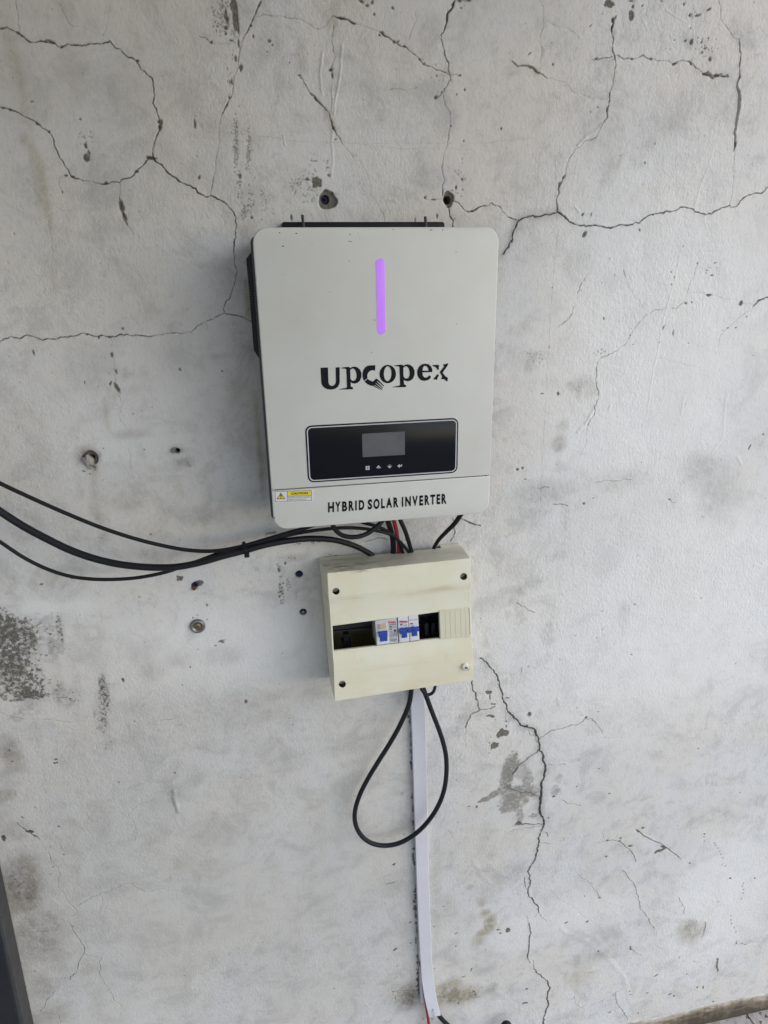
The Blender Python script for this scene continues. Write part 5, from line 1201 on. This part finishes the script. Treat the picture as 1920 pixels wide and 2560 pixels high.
LR = [(1690, 1024.5, 1060, -.0135), (1771, 1027.5, 1063, -.0135), (1826, 1030, 1064.5, -.0135), (1940, 1033.5, 1067, -.0135), (2054, 1037, 1069.5, -.0135), (2196, 1041.6, 1072.6, -.0135), (2317, 1046.6, 1076.6, -.0135), (2389, 1050.4, 1079, -.0138), (2430, 1053, 1082, -.015), (2460, 1055.8, 1085, -.017), (2490, 1060.5, 1090, -.0205), (2515, 1066, 1095.5, -.0245), (2541, 1072.5, 1102, -.030)]
V, F = channel([((l, y + 2), (r, y - 2), d) for y, l, r, d in LR], .007)
fixn(ob('lid', V, F, MT['trunk'], tk, angle=25))
BR_ = [(1690, 1026, 1058.5), (1826, 1031.2, 1063), (2054, 1038, 1068.2), (2196, 1042.4, 1071.2), (2317, 1046.2, 1074.5), (2400, 1048.6, 1076.4), (2460, 1050.6, 1078.2), (2506, 1052.2, 1079.6)]
V, F = channel([((l, y + 2), (r, y - 2), -.0105) for y, l, r in BR_], .0103, .0012)
fixn(ob('base', MT['trunk'] and V, F, MT['trunk'], tk, angle=25))
a = at((1086, 2530), -.027)
V, F = tube([tuple(at(p, y)) + (.0011,) for p, y in (((1078, 2548), -.029), ((1083, 2549), -.031), ((1086.5, 2540), -.033), ((1086, 2530), -.031), ((1082, 2524), -.027))], 8, .002)
fixn(ob('clip', V, F, MT['trunk'], tk, smooth=True))

# ------------------------------------------------------------------ grey steel panel at the left
e0 = at((0, 2149), 0); e1 = at((86, 2557), 0)
sl = (e1[0] - e0[0]) / (e1[2] - e0[2])
xb = e1[0] - sl * e1[2]; zt = 1.15; xt = xb + sl * zt
pn = empty('steel_panel', (xb - .2, 0, 0), 'dark grey steel panel standing against the wall at the lower left', 'panel')
V, F = slab([(xb - .42, .002), (xb, .002), (xt, zt), (xt - .42, zt)], -.034, -.003, .0012)
fixn(ob('leaf', V, F, MT['sheet_edge'], pn))
V, F = slab([(xb - .36, .08), (xb - .006, .08), (xt - .006, zt - .08), (xt - .36, zt - .08)], -.0365, -.034, .002)
fixn(ob('inner_sheet', V, F, MT['sheet'], pn))

# ------------------------------------------------------------------ plugs, screws and lumps in the wall
def disc_stack(c, prof, n=24, jag=0.0, seed=1):
    """lathe round the wall's normal: prof = (radius, y)"""
    g = np.random.default_rng(seed); jj = 1 + jag * g.normal(size=n); V = []; F = []
    for r, y in prof: V += [(c[0] + r * jj[k] * math.cos(2 * math.pi * k / n), y, c[1] + r * jj[k] * math.sin(2 * math.pi * k / n)) for k in range(n)]
    for i in range(len(prof) - 1):
        for k in range(n): F.append((i * n + k, i * n + (k + 1) % n, (i + 1) * n + (k + 1) % n, (i + 1) * n + k))
    F.append(tuple(range(n)) if prof[0][0] > 0 else tuple(range(n))); F.append(tuple(reversed(range((len(prof) - 1) * n, len(prof) * n))))
    return V, F
def plug(p, r, y, ri, label, jag=0.0, m='plug'):
    c = wall_xz(p); e = empty('wall_plug', (c[0], 0, c[1]), label, 'wall plug', 'plugs left in the wall')
    V, F = disc_stack(c, [(r * .9, .014), (r, y + .001), (r * .92, y), (ri, y), (ri * .9, y + .004), (ri * .8, .012)], 20, jag, 3)
    fixn(ob('sleeve', V, F, MT[m], e)); return e, c
plug((H1[0] - 2, H1[1] + 1), .0045, .006, .0028, 'blue wall plug deep in the big crater above the inverter')
e, c = plug((P4[0], P4[1]), .0043, .0005, .0016, 'ragged blue wall plug left of the cream box, upper one', .22)
e, c = plug((P5[0], P5[1]), .0042, .0008, .0024, 'blue ring-shaped wall plug left of the cream box, lower one', .10)
V, F = disc_stack(c, [(.0023, .008), (.0022, .002), (.0012, .0012)], 14); fixn(ob('core', V, F, MT['filler'], e))
e, c = plug((P3[0] + 2, P3[1] - 2), .0042, .001, .0022, 'blue wall plug with a rusty screw beside the cable bundle', .08)
c3_ = wall_xz((P3[0] - 1, P3[1] + 5)); V, F = disc_stack(c3_, [(.0030, .006), (.0034, -.001), (.0030, -.0024), (.0012, -.0026), (.001, -.001)], 18, .03); fixn(ob('screw', V, F, MT['rust'], e, angle=40))
# cup washer and screw
cw = wall_xz((494, 1565)); ws = empty('washer_screw', (cw[0], 0, cw[1]), 'round grey steel cup washer with cross-head screw in the wall', 'screw')
k_ = .0117
V, F = disc_stack(cw, [(k_ * .98, .0008), (k_, -.0010), (k_ * .94, -.0028), (k_ * .80, -.0038), (k_ * .64, -.0034), (k_ * .52, -.0016), (k_ * .45, -.0012)], 36); fixn(ob('washer', V, F, MT['steel'], ws, angle=70))
V, F = disc_stack(cw, [(k_ * .44, -.0008), (k_ * .42, -.0022), (k_ * .30, -.0030), (k_ * .10, -.0032)], 24); s_ = fixn(ob('screw', V, F, MT['brass'], ws, angle=50))
cm = MB()
for ang in (0, 90):
    a = R(ang + 20); ux, uz = math.cos(a), math.sin(a)
    cm.box(-.0022, .0022, -.0036, -.0030, -.0004 - ang * 1e-7, .0004 + ang * 1e-7, T=lambda v: (cw[0] + v[0] * ux - v[2] * uz, v[1] + ang * 1e-6, cw[1] + v[0] * uz + v[2] * ux))
fixn(cm.ob('cross_recess', MT['bolt'], s_))
# broken plaster lump with debris
cl = wall_xz((P6[0] - 1, P6[1] + 2)); g = np.random.default_rng(4)
bm = bmesh.new(); bmesh.ops.create_icosphere(bm, subdivisions=3, radius=1)
for v in bm.verts:
    n_ = 1 + .22 * math.sin(5 * v.co.x + 2) * math.cos(4 * v.co.z) + .12 * math.sin(9 * v.co.y + 7 * v.co.x) + g.normal() * .03
    v.co = Vector((v.co.x * .0068 * n_, v.co.y * .0050 * n_, v.co.z * .0085 * n_))
    v.co = Matrix.Rotation(R(-25), 3, 'Y') @ v.co
V = [(v.co.x + cl[0], v.co.y - .0015, v.co.z + cl[1]) for v in bm.verts]; F = [tuple(v.index for v in f.verts) for f in bm.faces]; bm.free()
lp = ob('plaster_lump', V, F, MT['filler'], smooth=True); tag(lp, 'broken pale plaster lump in a sooty hole at the left', 'plaster lump')
for k in range(7):
    x = cl[0] + g.uniform(-.012, .008); z = cl[1] + g.uniform(-.014, -.006)
    V, F = tube([(x, -.001, z, .0005), (x + g.uniform(-.003, .003), -.003, z + .001, .0006), (x + g.uniform(-.007, .007), -.001, z + g.uniform(-.002, .002), .0004)], 6, .004)
    fixn(ob('shard', V, F, MT['filler'] if k % 2 else MT['rust'], lp))
